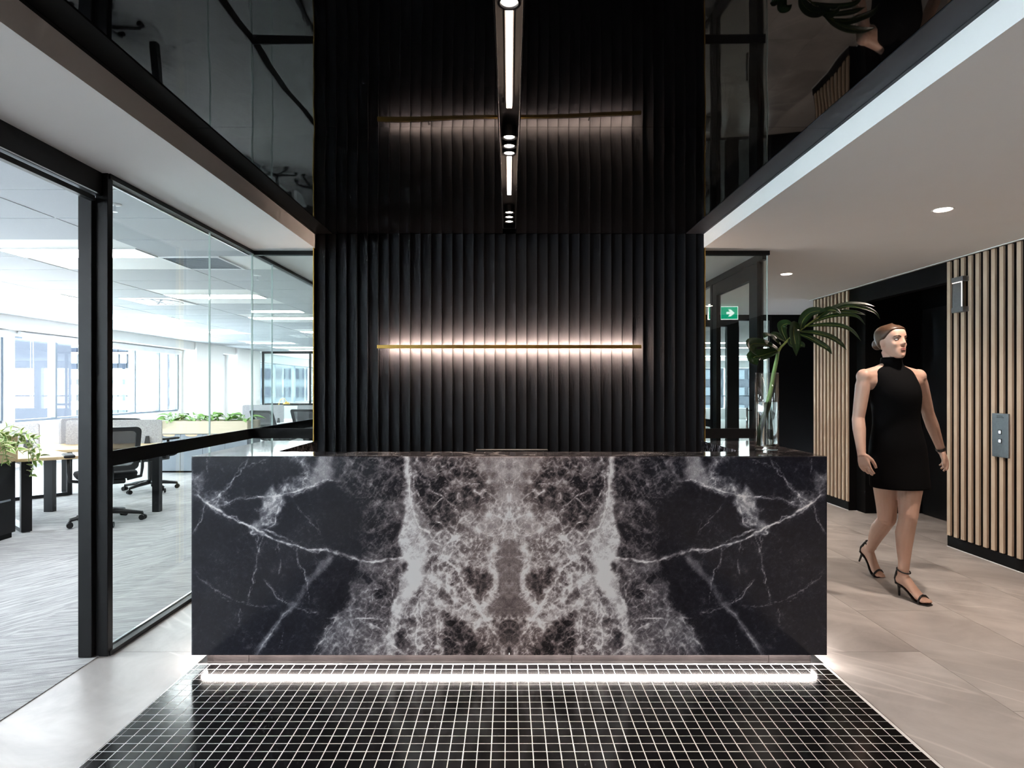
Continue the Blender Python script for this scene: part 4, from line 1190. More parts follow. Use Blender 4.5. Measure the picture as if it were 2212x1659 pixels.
paths.append([(-4.38, 5.1, 0.852), (-4.33, 5.12, 0.97), (-4.30, 5.14, 1.0)])
paths.append([(-4.38, 5.25, 0.852), (-4.31, 5.28, 0.97), (-4.25, 5.30, 0.99)])
for pth in paths:
    MB().tube(pth, 0.0028, 5).build('stem', M['stem'], tpnt)
    for i in range(len(pth) - 1):
        a = Vector(pth[i]); b = Vector(pth[i + 1])
        for q in range(3):
            if i == 0 and q == 0: continue
            c = a.lerp(b, (q + 0.5) / 3)
            dr = Vector((R.uniform(-0.5, 1), R.uniform(-1, 0.8), R.uniform(-0.5, 0.6)))
            inst('leaf', lv, tpnt, c, face_rot(dr, R.uniform(-0.8, 0.8)), (R.uniform(.8, 1.3),) * 3)

# credenza with planter further back
YC = 9.5
cz = thing('credenza', 'row of slate grey cupboards under a pale planter in the office', 'cabinet', (-4.7, YC + 0.25, 0))
xs0, xs1 = -5.405, -4.03
MB().box(xs0, xs1, YC + 0.022, YC + 0.5, 0.03, 0.603).build('carcass', M['cab_grey'], cz)
MB().box(xs0 + 0.02, xs1 - 0.02, YC + 0.04, YC + 0.48, 0.004, 0.03).build('plinth', M['black_paint'], cz)
M['handle_wood'] = simple('pale wood pull', (0.66, 0.46, 0.30), 0.5, 0, 0.3)
dw = (xs1 - xs0) / 4
for k in range(4):
    x = xs0 + k * dw
    d_ = MB().box(x + 0.003, x + dw - 0.003, YC, YC + 0.020, 0.035, 0.595).build('door', M['cab_grey'], cz)
    pts = [(x + 0.07 + 0.2 * u, 0.594 - 0.032 * math.sin(PI * min(1, max(0, u))) ** 0.35) for u in [i / 10 for i in range(11)]]
    MB().extr(pts, lambda p: (p[0], YC - 0.003, p[1]), lambda p: (p[0], YC - 0.0002, p[1])).build('pull', M['handle_wood'], d_)
pc = thing('planter', 'long pale wooden planter box on the slate cupboards', 'planter', (-4.7, YC + 0.25, 0.604))
MB().box(xs0 + 0.02, xs1, YC + 0.0, YC + 0.02, 0.605, 0.80).box(xs0 + 0.02, xs1, YC + 0.48, YC + 0.5, 0.605, 0.80).box(xs0 + 0.02, xs0 + 0.04, YC + 0.02, YC + 0.48, 0.605, 0.80).box(xs1 - 0.02, xs1, YC + 0.02, YC + 0.48, 0.605, 0.80).build('box', M['oak_x'], pc)
MB().box(xs0 + 0.04, xs1 - 0.02, YC + 0.02, YC + 0.48, 0.72, 0.76).build('soil', M['rubber'], pc)
lg = leaf_mesh(0.17, 0.075, M['leaf_green'], 0.18, 0.8)
lab = ['leafy green plant at the near end of the pale planter', 'leafy green plant second from the near end of the pale planter', 'leafy green plant in the middle of the pale planter', 'leafy green plant second from the far end of the pale planter', 'leafy green plant at the far end of the pale planter']
lab = ['leafy green plant drooping over the felt screen end of the pale planter', 'leafy green plant next to the drooping one in the pale planter', 'leafy green plant in the middle of the pale planter', 'leafy green plant behind the glass joint in the pale planter', 'leafy green plant at the desk lamp end of the pale planter']
for k in range(5):
    cx = xs0 + 0.12 + k * 0.285
    pn = thing('leafy_plant', lab[k], 'plant', (cx, YC + 0.22, 0.762), 'plants in the pale planter')
    for q in range(20):
        a = R.uniform(0, 2 * PI); el = R.uniform(0.1, 1.15)
        dr = Vector((math.cos(a) * math.cos(el), math.sin(a) * math.cos(el), math.sin(el)))
        st = Vector((cx, YC + 0.22, 0.763)); tip = st + Vector((dr.x * 0.13, dr.y * 0.14, 0.03 + dr.z * 0.10))
        if tip.y < YC + 0.03: tip.z = max(tip.z, 0.83)
        MB().tube([st, st.lerp(tip, .5) + Vector((0, 0, .02)), tip], 0.003, 5).build('stem', M['stem'], pn)
        inst('leaf', lg, pn, tip, face_rot((dr.x, dr.y, 0.25), R.uniform(-0.6, 0.6)), (R.uniform(.7, 1.15),) * 3)
    if k == 0:
        for q in range(6):
            tip = Vector((cx - 0.10 + R.uniform(-.05, .05), YC - 0.02, 0.80 + R.uniform(-.02, .04)))
            inst('leaf', lg, pn, tip, face_rot((-0.5 + R.uniform(-.4, .4), -0.5, -0.3)), (0.9,) * 3)

# task chairs
def make_chair():
    c = thing('task_chair', 'black mesh task chair', 'chair', (0, 0, 0))
    # faces local -Y
    seat = MB()
    rings_ = []
    for z, s in ((0.435, 0.86), (0.45, 0.97), (0.475, 1.0), (0.495, 0.97), (0.505, 0.85)):
        rings_.append([(x * s, (y - 0.24) * s - 0.0, z) for x, y in rbox_pts(0.50, 0.48, 0.12, 5)])
    seat.rings(rings_); seat.build('seat', M['seat_fab'], c, smooth=True, local=True)
    MB().box(-0.14, 0.14, -0.16, 0.18, 0.385, 0.434).build('mechanism', M['plastic_black'], c, local=True, bevel=0.01)
    MB().cyl((0, 0.02, 0.10), (0, 0.02, 0.385), 0.026).build('gas_lift', M['plastic_black'], c, local=True)
    def bk(p, off):
        x, h = p
        zz = 0.52 + h
        return (x, 0.235 + 0.16 * (h / 0.42) ** 1.4 + off - 0.05 * (1 - (x / 0.24) ** 2) * 0.0, zz)
    outer = rbox_pts(0.47, 0.42, 0.05, 4); inner = [(x * 0.82, 0.045 + h * 0.80) for x, h in outer]
    n = len(outer); fr = MB()
    vs = [bk(p, 0) for p in outer] + [bk(p, 0) for p in inner] + [bk(p, 0.032) for p in outer] + [bk(p, 0.032) for p in inner]
    fs = []
    for i in range(n):
        j = (i + 1) % n
        fs += [(i, j, n + j, n + i), (2 * n + j, 2 * n + i, 3 * n + i, 3 * n + j), (j, i, 2 * n + i, 2 * n + j), (n + i, n + j, 3 * n + j, 3 * n + i)]
    fr.add(vs, fs); br = fr.build('backrest', M['plastic_black'], c, local=True)
    ms = MB(); N = 6
    g = [[bk((-0.195 + 0.39 * i / N, 0.045 + 0.335 * j / N), 0.014) for j in range(N + 1)] for i in range(N + 1)]
    vs = [p for r in g for p in r]; vs2 = [(x, y + 0.003, z) for x, y, z in vs]
    q = [(i * (N + 1) + j, (i + 1) * (N + 1) + j, (i + 1) * (N + 1) + j + 1, i * (N + 1) + j + 1) for i in range(N) for j in range(N)]
    ms.add(vs, q); ms.add(vs2, [f[::-1] for f in q])
    ms.build('mesh', M['chair_mesh'], br, local=True, smooth=True)
    MB().tube([(0, 0.10, 0.40), (0, 0.25, 0.41), (0, 0.30, 0.50), (0, 0.30, 0.60)], [0.03, 0.03, 0.028, 0.02], 8).build('back_spine', M['plastic_black'], c, local=True, smooth=True)
    for s in (-1, 1):
        ar = MB().tube([(s * 0.17, 0.05, 0.41), (s * 0.29, 0.05, 0.43), (s * 0.30, 0.06, 0.52), (s * 0.30, 0.05, 0.655)], 0.016, 8).build('armrest', M['plastic_black'], c, local=True, smooth=True)
        MB().box(s * 0.30 - 0.045, s * 0.30 + 0.045, -0.10, 0.16, 0.657, 0.685).build('arm_pad', M['rubber'], ar, local=True, bevel=0.012, seg=2)
    for k in range(5):
        a = 2 * PI * k / 5 + 0.3
        e = (0.31 * math.cos(a), 0.02 + 0.31 * math.sin(a))
        lgm = MB().tube([(0, 0.02, 0.115), (e[0] * .5, 0.02 + (e[1] - .02) * .5, 0.10), (e[0], e[1], 0.075)], [0.03, 0.024, 0.016], 8).cyl((e[0], e[1], 0.08), (e[0], e[1], 0.05), 0.008).build('base_leg', M['plastic_black'], c, local=True, smooth=True)
        tdir = Vector((math.cos(a + 1.2), math.sin(a + 1.2), 0))
        cs = MB()
        for sd in (-0.018, 0.018):
            p = Vector((e[0], e[1], 0.031)) + tdir * sd
            cs.cyl(p - tdir * 0.009, p + tdir * 0.009, 0.027, n=14)
        cs.cyl((e[0], e[1], 0.03), (e[0], e[1], 0.062), 0.013)
        cs.build('caster', M['rubber'], lgm, local=True)
    return c
M['seat_fab'] = simple('black seat fabric', (0.016, 0.016, 0.018), 0.9, 0, 0.2, vs=120, var=0.3)
t = NT('black chair mesh')
v = t.pos('obj')
ck = t.n('TexChecker', Scale=260.0); t.l(v, ck.inputs['Vector'])
tr = t.n('BsdfTransparent'); df = t.n('BsdfPrincipled'); df.inputs['Base Color'].default_value = (0.02, 0.02, 0.022, 1); df.inputs['Roughness'].default_value = 0.7
mx = t.n('MixShader', Fac=0.62); t.l(tr.outputs[0], mx.inputs[1]); t.l(df.outputs[0], mx.inputs[2]); t.l(mx.outputs[0], t.out.inputs[0])
M['chair_mesh'] = t.m
ch0 = make_chair()
spots_c = [(-3.92, 6.0, 3.85, 'black mesh task chair turned towards the oak bench desk'), (-4.55, 7.85, 2.9, 'black mesh task chair half hidden behind the doorway chair'),
           (-3.86, 10.35, 2.75, 'black mesh task chair at the white desk beside the planter end'), (-3.42, 10.9, 2.9, 'black mesh task chair beside the tall felt screen and brass trim'),
           (3.35, 11.2, 1.2, 'dark task chair behind the lobby end screen beside its dark post'), (2.95, 12.3, 0.4, 'dark task chair further back behind the lobby end screen')]
for i, (x, y, a, lb) in enumerate(spots_c):
    o = ch0 if i == 0 else copy_tree(ch0)
    o.location = (x, y, 0.006); o.rotation_euler = (0, 0, a)
    o['label'] = lb; o['group'] = 'black mesh task chairs'

# far workstations
wd = thing('workstation', 'white topped workstation behind the cross screen', 'desk', (-3.9, 10.9, 0))
MB().box(-4.0, -2.9, 11.35, 12.6, ZD - 0.03, ZD).build('desktop', M['white_gloss'], wd)
MB().box(-3.98, -3.93, 11.4, 12.55, 0.006, ZD - 0.031).build('leg', M['white_gloss'], wd)
MB().box(-2.97, -2.92, 11.4, 12.55, 0.006, ZD - 0.031).build('leg', M['white_gloss'], wd)
wd2 = thing('workstation', 'white topped workstation beside the pale planter', 'desk', (-4.6, 10.9, 0))
MB().box(-5.5, -4.05, 10.6, 12.6, ZD - 0.03, ZD).build('desktop', M['white_gloss'], wd2)
MB().box(-5.45, -5.40, 10.65, 12.55, 0.006, ZD - 0.031).build('leg', M['white_gloss'], wd2)
MB().box(-4.15, -4.10, 10.65, 12.55, 0.006, ZD - 0.031).build('leg', M['white_gloss'], wd2)
felt_screen((-4.75, 11.0), (-4.1, 11.25), ZD, 1.0, 'grey felt desk screen just above the planter leaves')
felt_screen((-3.98, 11.6), (-3.52, 11.75), ZD, 0.98, 'low grey felt desk screen beside the tall felt screen')
felt_screen((-3.48, 11.5), (-3.0, 11.52), ZD, 1.20, 'tall grey felt screen beside the brass trimmed slatted wall', feet=False)
# brass dome lamp far back
dl = thing('desk_lamp', 'tiny brass dome desk lamp in front of the far windows', 'lamp', (-4.5, 12.2, ZD))
MB().lathe([(0, 0.001), (0.06, 0.001), (0.06, 0.012), (0, 0.014)], (-4.55, 12.2, ZD), 16).build('base', M['brass'], dl)
MB().tube([(-4.55, 12.2, ZD + 0.012), (-4.56, 12.2, ZD + 0.28), (-4.52, 12.2, ZD + 0.40), (-4.44, 12.2, ZD + 0.42), (-4.40, 12.2, ZD + 0.36)], 0.006, 6).build('arm', M['brass'], dl)
MB().lathe([(0.0, 0.05), (0.04, 0.04), (0.07, 0.0), (0.066, 0.0), (0.037, 0.036), (0, 0.046)], (-4.40, 12.2, ZD + 0.31), 16).build('shade', M['brass'], dl, smooth=True)
# ================================================================== VASE AND LEAF
VXc, VYc, VZ = 1.330, 3.19, DZ1 + 0.0008
M['vase_glass'] = glass_mat('clear vase glass', (0.99, 1.0, 0.995), 1.7)
t = NT('water')
M['water'] = t.bsdf((0.97, 1, 0.98), 0.0, 0, 0.5, Transmission_Weight=1.0, IOR=1.33)
vs_ = thing('vase', 'tall clear glass cylinder vase half full of water on the desk', 'vase', (VXc, VYc, VZ))
ro, ri, vh = 0.058, 0.0525, 0.396
MB().lathe([(0.0, 0.0), (ro - 0.004, 0.0), (ro, 0.004), (ro, vh - 0.002), (ro - 0.002, vh), (ri + 0.001, vh), (ri, vh - 0.002), (ri, 0.022), (ri - 0.006, 0.018), (0.0, 0.018)], (VXc, VYc, VZ), 48).build('vase_body', M['vase_glass'], vs_, smooth=False)
MB().lathe([(0.0, 0.0185), (ri - 0.0065, 0.0185), (ri - 0.0006, 0.0225), (ri - 0.0006, 0.247), (0.0, 0.247)], (VXc, VYc, VZ), 48).build('water', M['water'], vs_, smooth=False)
for ob in vs_.children: autosmooth(ob, 50)

lf_ = thing('philodendron_leaf', 'single deeply lobed dark green leaf on a thick stem in the vase', 'leaf', (VXc, VYc, VZ + 0.02))
def L5(x, y): return (1600 + x / 6.9125, 630 + y / 6.9125)
YL = 3.19
def W5(x, y, dy=0.0): 
    a, b = L5(x, y); return P(a, b, YL + dy)
stem = [P(1640.5, 962, 3.19), P(1645, 925, 3.19), P(1655, 888, 3.19), P(1664, 848, 3.19), P(1671, 808, 3.19), W5(540, 1000), W5(558, 900)]
MB().tube(stem, [0.011, 0.0118, 0.0115, 0.0105, 0.0098, 0.0088, 0.0075], 10).build('stem', M['stem'], lf_, smooth=True)
mid = [W5(558, 900), W5(600, 830, -.01), W5(740, 690, -.03), W5(890, 580, -.04), W5(1100, 420, -.03), W5(1250, 320, -.01), W5(1400, 262, .01), W5(1560, 240, .03)]
M['rib'] = simple('olive leaf rib', (0.20, 0.22, 0.045), 0.45, 0, 0.4, var=0.2)
MB().tube(mid, [0.0065, 0.006, 0.005, 0.0045, 0.004, 0.0035, 0.003, 0.002], 7).build('midrib', M['rib'], lf_, smooth=True)
def spline(pts, n):
    pts = [Vector(p) for p in pts]; out = []
    Q = [pts[0] * 2 - pts[1]] + pts + [pts[-1] * 2 - pts[-2]]
    for i in range(1, len(Q) - 2):
        for k in range(n):
            t_ = k / n
            a, b, c, d = Q[i - 1], Q[i], Q[i + 1], Q[i + 2]
            out.append(0.5 * ((2 * b) + (c - a) * t_ + (2 * a - 5 * b + 4 * c - d) * t_ * t_ + (3 * b - a - 3 * c + d) * t_ ** 3))
    out.append(pts[-1]); return out
def lobe(pts, w, face=(0, -1, 0.5), peak=0.45, base=0.35):
    """one blade lobe: a folded strip along pts, w = full width in crop pixels"""
    C_ = spline(pts, 5); n = len(C_); Wm = w / 6.9125 * YL / F
    vs = []; m = 5; fc = Vector(face).normalized()
    for i, c in enumerate(C_):
        u = i / (n - 1)
        d = (C_[min(i + 1, n - 1)] - C_[max(i - 1, 0)]).normalized()
        sd = d.cross(fc)
        if sd.length < 1e-3: sd = d.orthogonal()
        sd.normalize(); up = sd.cross(d)
        if u < peak: ww = base + (1 - base) * math.sin(PI / 2 * u / peak)
        else: ww = math.cos(PI / 2 * ((u - peak) / (1 - peak)) ** 1.5)
        ww = max(ww * Wm, 0.0012)
        for j in range(m):
            s = j / (m - 1) * 2 - 1
            vs.append(c + sd * (s * ww / 2) + up * (abs(s) ** 1.5 * ww * 0.16))
    N = len(vs); fs = [(i * m + j, i * m + j + 1, (i + 1) * m + j + 1, (i + 1) * m + j) for i in range(n - 1) for j in range(m - 1)]
    bot = [v_ + Vector((0, 0.0012, 0.0004)) for v_ in vs]
    fs2 = [tuple(k + N for k in f)[::-1] for f in fs]
    bd_ = [(j, j + 1) for j in range(m - 1)] + [(i * m + m - 1, (i + 1) * m + m - 1) for i in range(n - 1)] + [((n - 1) * m + j + 1, (n - 1) * m + j) for j in range(m - 1)] + [((i + 1) * m, i * m) for i in range(n - 1)]
    mb = MB().add(vs + bot, fs + fs2 + [(b, a, a + N, b + N) for a, b in bd_])
    lo = mb.build('leaf_lobe', M['leaf_dark'], lf_, smooth=True)
    MB().tube([c + fc * 0.0012 for c in C_[:int(n * 0.8)]], 0.0012, 5).build('vein', M['rib'], lo)
lobe([W5(560, 870), W5(420, 800, -.01), W5(260, 775, -.03), W5(150, 800, -.05), W5(180, 900, -.07), W5(260, 960, -.06)], 190, (0.3, -0.7, 0.7))
lobe([W5(560, 880), W5(430, 920, -.02), W5(300, 960, -.04), W5(190, 990, -.05), W5(250, 1100, -.05)], 220, (-0.2, -0.8, 0.6), 0.6)
lobe([W5(600, 800), W5(520, 730, .0), W5(440, 670, .0), W5(380, 650, -.02), W5(350, 690, -.03)], 130, (0, -0.6, 0.8))
lobe([W5(665, 750), W5(590, 700, .02), W5(500, 640, .05), W5(440, 640, .06)], 140, (0, -0.6, 0.8))
lobe([W5(680, 730), W5(620, 590, .02), W5(620, 510, .03), W5(700, 480, .02), W5(770, 490, 0)], 150, (0, -0.8, 0.5))
lobe([W5(860, 600, -.04), W5(800, 520, -.06), W5(790, 620, -.09), W5(815, 780, -.10), W5(830, 960, -.10)], 170, (0.1, -1, 0.1), 0.5, 0.6)
lobe([W5(890, 580, -.04), W5(930, 430, -.03), W5(1040, 320, -.03), W5(1180, 290, -.03), W5(1300, 290, -.04)], 150, (0, -0.8, 0.6))
lobe([W5(1150, 390, -.02), W5(1290, 290, -.03), W5(1400, 280, -.04), W5(1500, 335, -.06)], 130, (0.2, -0.7, 0.7))
lobe([W5(1250, 330, 0), W5(1420, 240, .02), W5(1640, 190, .04), W5(1860, 195, .05), W5(2010, 225, .05)], 120, (0, -0.5, 0.9))
lobe([W5(1400, 265, .01), W5(1600, 220, .0), W5(1820, 250, -.02), W5(1990, 310, -.03), W5(2080, 410, -.04)], 110, (0.2, -0.7, 0.7))
lobe([W5(1300, 310, 0), W5(1500, 300, -.02), W5(1700, 310, -.03), W5(1870, 350, -.04)], 80, (0, -0.7, 0.7))
lobe([W5(1050, 470, -.02), W5(1320, 375, -.04), W5(1560, 350, -.05), W5(1740, 380, -.06), W5(1860, 495, -.07)], 80, (0, -0.8, 0.6))
lobe([W5(980, 520, -.03), W5(1240, 500, -.05), W5(1480, 515, -.06), W5(1660, 590, -.07), W5(1800, 740, -.08)], 90, (0, -0.8, 0.6))
lobe([W5(900, 600, -.04), W5(1120, 620, -.06), W5(1330, 680, -.07), W5(1480, 770, -.08), W5(1580, 870, -.08)], 100, (0, -0.85, 0.5))
lobe([W5(880, 640, -.04), W5(1020, 690, -.06), W5(1160, 770, -.07), W5(1290, 850, -.08), W5(1365, 935, -.08)], 110, (0, -0.85, 0.5))
lobe([W5(740, 700, -.03), W5(760, 790, -.05), W5(900, 800, -.07), W5(960, 830, -.08)], 120, (0, -0.85, 0.4))

# ================================================================== LIFT FITTINGS
cp = thing('lift_call_panel', 'steel lift call plate with two square buttons on the oak battens', 'call panel', (XL - 0.012, 4.545, 0.96))
pxf = XL - 0.0072
MB().box(pxf - 0.012, pxf, 4.468, 4.620, 0.80, 1.122).build('plate', M['steel'], cp, bevel=0.001)
M['button'] = emitter('lit lift button', (0.80, 0.90, 1.0), 1.1, False)
for z in (0.985, 0.920):
    b_ = MB().box(pxf - 0.0145, pxf - 0.0121, 4.528, 4.560, z - 0.016, z + 0.016).build('button', M['plastic_black'], cp)
    MB().box(pxf - 0.0158, pxf - 0.0146, 4.534, 4.554, z - 0.011, z + 0.011).build('button_lens', M['button'], b_)
tp_ = MB()
for zz, n_ in ((1.103, 9), (1.092, 11)):
    y_ = 4.575
    for q in range(n_):
        w_ = 0.003 + 0.003 * ((q * 7) % 3) / 2
        tp_.box(pxf - 0.0124, pxf - 0.0121, y_ - w_, y_, zz - 0.002, zz + 0.002); y_ -= w_ + 0.0018
tp_.build('small_print', M['black_paint'], cp)
ln = thing('lift_lantern', 'steel lift arrival lantern with a lit edge on the oak battens', 'lantern', (XL - 0.04, 4.93, 2.05))
xa = XL - 0.0072
MB().box(xa - 0.050, xa, 4.868, 4.992, 1.915, 1.955).build('bracket', M['steel'], ln, bevel=0.001)
MB().box(xa - 0.050, xa, 4.868, 4.992, 2.155, 2.195).build('bracket', M['steel'], ln, bevel=0.001)
MB().box(xa - 0.045, xa - 0.030, 4.88, 4.985, 1.9552, 2.1548).build('lens', M['steel'], ln)
M['edge_glow'] = emitter('lantern edge', (1.0, 0.92, 0.84), 1.6, False)
MB().box(xa - 0.048, xa - 0.0452, 4.878, 4.884, 1.9552, 2.1548).build('lit_edge', M['edge_glow'], ln)
MB().box(xa - 0.048, xa - 0.0452, 4.8842, 4.985, 2.149, 2.1548).build('lit_edge', M['edge_glow'], ln)

# ================================================================== EXIT SIGN
ex = thing('exit_sign', 'green and white exit sign with arrow hanging in the lobby', 'sign', (2.74, 7.9, ZS))
sw, sh = 0.385, 0.172
cx, cz_ = 2.735, 2.268
M['sign_green'] = emitter('sign green', (0.0, 0.30, 0.155), 1.0, False)
M['sign_white'] = emitter('sign white', (0.85, 0.95, 0.90), 0.95, False)
MB().box(cx - sw / 2, cx + sw / 2, 7.895, 7.92, cz_ - sh / 2, cz_ + sh / 2).build('sign_case', M['white_gloss'], ex)
MB().box(cx - sw / 2 + 0.002, cx + sw / 2 - 0.002, 7.8935, 7.8948, cz_ - sh / 2 + 0.002, cz_ + sh / 2 - 0.002).build('border', M['sign_white'], ex)
MB().box(cx - sw / 2 + 0.010, cx + sw / 2 - 0.010, 7.8920, 7.8933, cz_ - sh / 2 + 0.010, cz_ + sh / 2 - 0.010).build('face', M['sign_green'], ex)
def flat(pts, nm):
    MB().extr(pts, lambda p: (cx + p[0], 7.8904, cz_ + p[1]), lambda p: (cx + p[0], 7.8918, cz_ + p[1])).build(nm, M['sign_white'], ex)
flat([(0.04, 0.015), (0.085, 0.015), (0.062, 0.045), (0.095, 0.045), (0.145, 0.0), (0.095, -0.045), (0.062, -0.045), (0.085, -0.015), (0.04, -0.015)], 'arrow')
flat([(-0.09, -0.07), (-0.03, -0.07), (-0.03, 0.07), (-0.09, 0.07)], 'door_pictogram')
flat([(-0.155, -0.06), (-0.140, -0.06), (-0.132, -0.035), (-0.118, -0.022), (-0.110, 0.010), (-0.128, 0.012), (-0.136, -0.012), (-0.146, -0.034)], 'figure_pictogram')
MB().cyl((cx - 0.1, 7.907, cz_ + sh / 2), (cx - 0.1, 7.907, ZS), 0.004).cyl((cx + 0.1, 7.907, cz_ + sh / 2), (cx + 0.1, 7.907, ZS), 0.004).build('hanger', M['white_gloss'], ex)
# ================================================================== WALKING PERSON
def uv_ell(mb, c, ax, n=16, m=10, basis=None):
    """ellipsoid; ax = three radii along basis vectors"""
    B = basis or (Vector((1, 0, 0)), Vector((0, 1, 0)), Vector((0, 0, 1)))
    c = Vector(c); vs = []; fs = []
    for i in range(1, m):
        th = PI * i / m
        for k in range(n):
            ph = 2 * PI * k / n
            vs.append(c + B[0] * ax[0] * math.sin(th) * math.cos(ph) + B[1] * ax[1] * math.sin(th) * math.sin(ph) + B[2] * ax[2] * math.cos(th))
    for i in range(m - 2):
        for k in range(n):
            fs.append((i * n + k, i * n + (k + 1) % n, (i + 1) * n + (k + 1) % n, (i + 1) * n + k))
    vs += [c + B[2] * ax[2], c - B[2] * ax[2]]
    a = len(vs) - 2
    fs += [(a, (k + 1) % n, k) for k in range(n)] + [(a + 1, (m - 2) * n + k, (m - 2) * n + (k + 1) % n) for k in range(n)]
    mb.add(vs, fs)

def fuse(mb, name, mat, parent, voxel, smooth_it, head_z=None):
    """weld overlapping volumes into one continuous skin"""
    me = mb.mesh(name + '_raw', None)
    tmp = bpy.data.objects.new(name + '_raw', me); COL.objects.link(tmp)
    r = tmp.modifiers.new('r', 'REMESH'); r.mode = 'VOXEL'; r.voxel_size = voxel; r.use_smooth_shade = True
    s = tmp.modifiers.new('s', 'SMOOTH'); s.factor = 0.5; s.iterations = smooth_it
    dg = bpy.context.evaluated_depsgraph_get(); dg.update()
    nm = bpy.data.meshes.new_from_object(tmp.evaluated_get(dg), depsgraph=dg)
    nm.name = name
    bpy.data.objects.remove(tmp); bpy.data.meshes.remove(me)
    off = wloc(parent) if parent is not None else Vector((0, 0, 0))
    if head_z:
        nv = len(nm.vertices); co = np.empty(nv * 3, np.float32); nm.vertices.foreach_get('co', co); co = co.reshape(-1, 3)
        ed_ = np.empty(len(nm.edges) * 2, np.int32); nm.edges.foreach_get('vertices', ed_); ed_ = ed_.reshape(-1, 2)
        deg = np.bincount(ed_.ravel(), minlength=nv)[:, None].clip(1)
        wgt = (np.clip((co[:, 2] - head_z) / 0.03, 0, 1) * 0.5)[:, None] + (np.clip(1 - np.abs(co[:, 2] - 1.38) / 0.09, 0, 1) * 0.5)[:, None]
        for it in range(9):
            acc = np.zeros_like(co)
            np.add.at(acc, ed_[:, 0], co[ed_[:, 1]]); np.add.at(acc, ed_[:, 1], co[ed_[:, 0]])
            co = co * (1 - wgt) + acc / deg * wgt
        nm.vertices.foreach_set('co', co.ravel()); nm.update()
    nm.transform(Matrix.Translation(-off))
    nm.materials.clear(); nm.materials.append(mat)
    nm.polygons.foreach_set('use_smooth', [True] * len(nm.polygons))
    o = bpy.data.objects.new(name, nm)
    return link(o, parent)

t = NT('skin')
v = t.pos('obj')
c = t.mix(t.noise(v, 9, 4), (0.44, 0.265, 0.200), (0.53, 0.345, 0.270))
M['skin'] = t.bsdf(c, 0.48, 0, 0.4, Subsurface_Weight=0.12, Subsurface_Radius=(0.012, 0.005, 0.003), Subsurface_Scale=0.6)
M['dress'] = simple('black knit dress', (0.0035, 0.0035, 0.004), 0.9, 0, 0.06, vs=90, var=0.3)
M['hair'] = simple('brown hair', (0.060, 0.030, 0.016), 0.42, 0, 0.5, vs=60, var=0.5)
M['brow'] = simple('dark brow', (0.030, 0.017, 0.012), 0.6, 0, 0.3)
M['lip'] = simple('lip', (0.42, 0.17, 0.15), 0.42, 0, 0.4)
M['eye_white'] = simple('eye white', (0.34, 0.30, 0.28), 0.2, 0, 0.5)
M['iris'] = simple('dark iris', (0.03, 0.02, 0.015), 0.15, 0, 0.5)
M['shoe'] = simple('black leather', (0.008, 0.008, 0.009), 0.35, 0, 0.5)

BF = Vector((0.13, -0.99, 0)).normalized()       # body forward
BL = Vector((-BF.y, BF.x, 0))                      # towards her left
UPV = Vector((0, 0, 1))
BC = Vector((2.512, 3.985, 0))                     # body axis on the floor
per = thing('person', 'person in a black sleeveless high neck dress and heeled sandals walking past', 'person', (BC.x, BC.y, 0))
def bp(a, b, z): return BC + BL * (a - 0.042 * min(1.0, max(0.0, (z - 0.9) / 0.5))) + BF * b + UPV * z

body = MB()
def ring(cx, cf, z, hw, dp, n=28, sq=2.2):
    out = []
    for k in range(n):
        a = 2 * PI * k / n
        ca, sa = math.cos(a), math.sin(a)
        x = math.copysign(abs(ca) ** (2 / sq), ca) * hw; y = math.copysign(abs(sa) ** (2 / sq), sa) * dp
        out.append(bp(cx + x, cf + y, z))
    return out
# torso under the dress
body.rings([ring(0, 0.0, 0.80, 0.150, 0.095), ring(0, -0.005, 0.88, 0.158, 0.102), ring(0, 0, 0.97, 0.145, 0.095), ring(0, 0.0, 1.07, 0.118, 0.082), ring(0, 0.005, 1.18, 0.126, 0.092),
            ring(0, 0.01, 1.27, 0.140, 0.102), ring(0, 0.0, 1.35, 0.150, 0.088), ring(0, -0.01, 1.405, 0.128, 0.066), ring(0, -0.015, 1.435, 0.072, 0.052), ring(0, -0.010, 1.47, 0.050, 0.050)])
# neck and head
HT = math.radians(15)
HF = Vector((math.sin(HT), -math.cos(HT), 0)); HL = Vector((-HF.y, HF.x, 0))
HC = P(1927, 738, 3.965)
def hp(a, b, c): return HC + HL * a + HF * b + UPV * c
HEAD = [(-0.108, 0.016, 0.072, 0.036), (-0.100, 0.028, 0.082, 0.018), (-0.082, 0.042, 0.0845, -0.012), (-0.060, 0.0515, 0.083, -0.046), (-0.040, 0.058, 0.0805, -0.068), (-0.015, 0.0645, 0.0795, -0.088), (0.010, 0.0675, 0.0765, -0.099),
        (0.030, 0.069, 0.0815, -0.104), (0.050, 0.069, 0.0815, -0.104), (0.070, 0.0655, 0.073, -0.098), (0.088, 0.056, 0.055, -0.083), (0.102, 0.039, 0.032, -0.060), (0.110, 0.016, 0.004, -0.032)]
def head_at(c, ang):
    """surface of the head at height c, ang measured from her left towards the face"""
    cs = [h[0] for h in HEAD]
    w = np.interp(c, cs, [h[1] for h in HEAD]); f = np.interp(c, cs, [h[2] for h in HEAD]); k = np.interp(c, cs, [h[3] for h in HEAD])
    ca, sa = math.cos(ang), math.sin(ang)
    return math.copysign(abs(ca) ** 0.88, ca) * w, 0.5 * (f + k) + math.copysign(abs(sa) ** 0.88, sa) * 0.5 * (f - k)
body.tube([bp(0, -0.012, 1.44), bp(0, -0.008, 1.50), hp(0, -0.025, -0.05)], [0.050, 0.046, 0.046], 14)
hb_ = (HL, HF, UPV)
hr = []
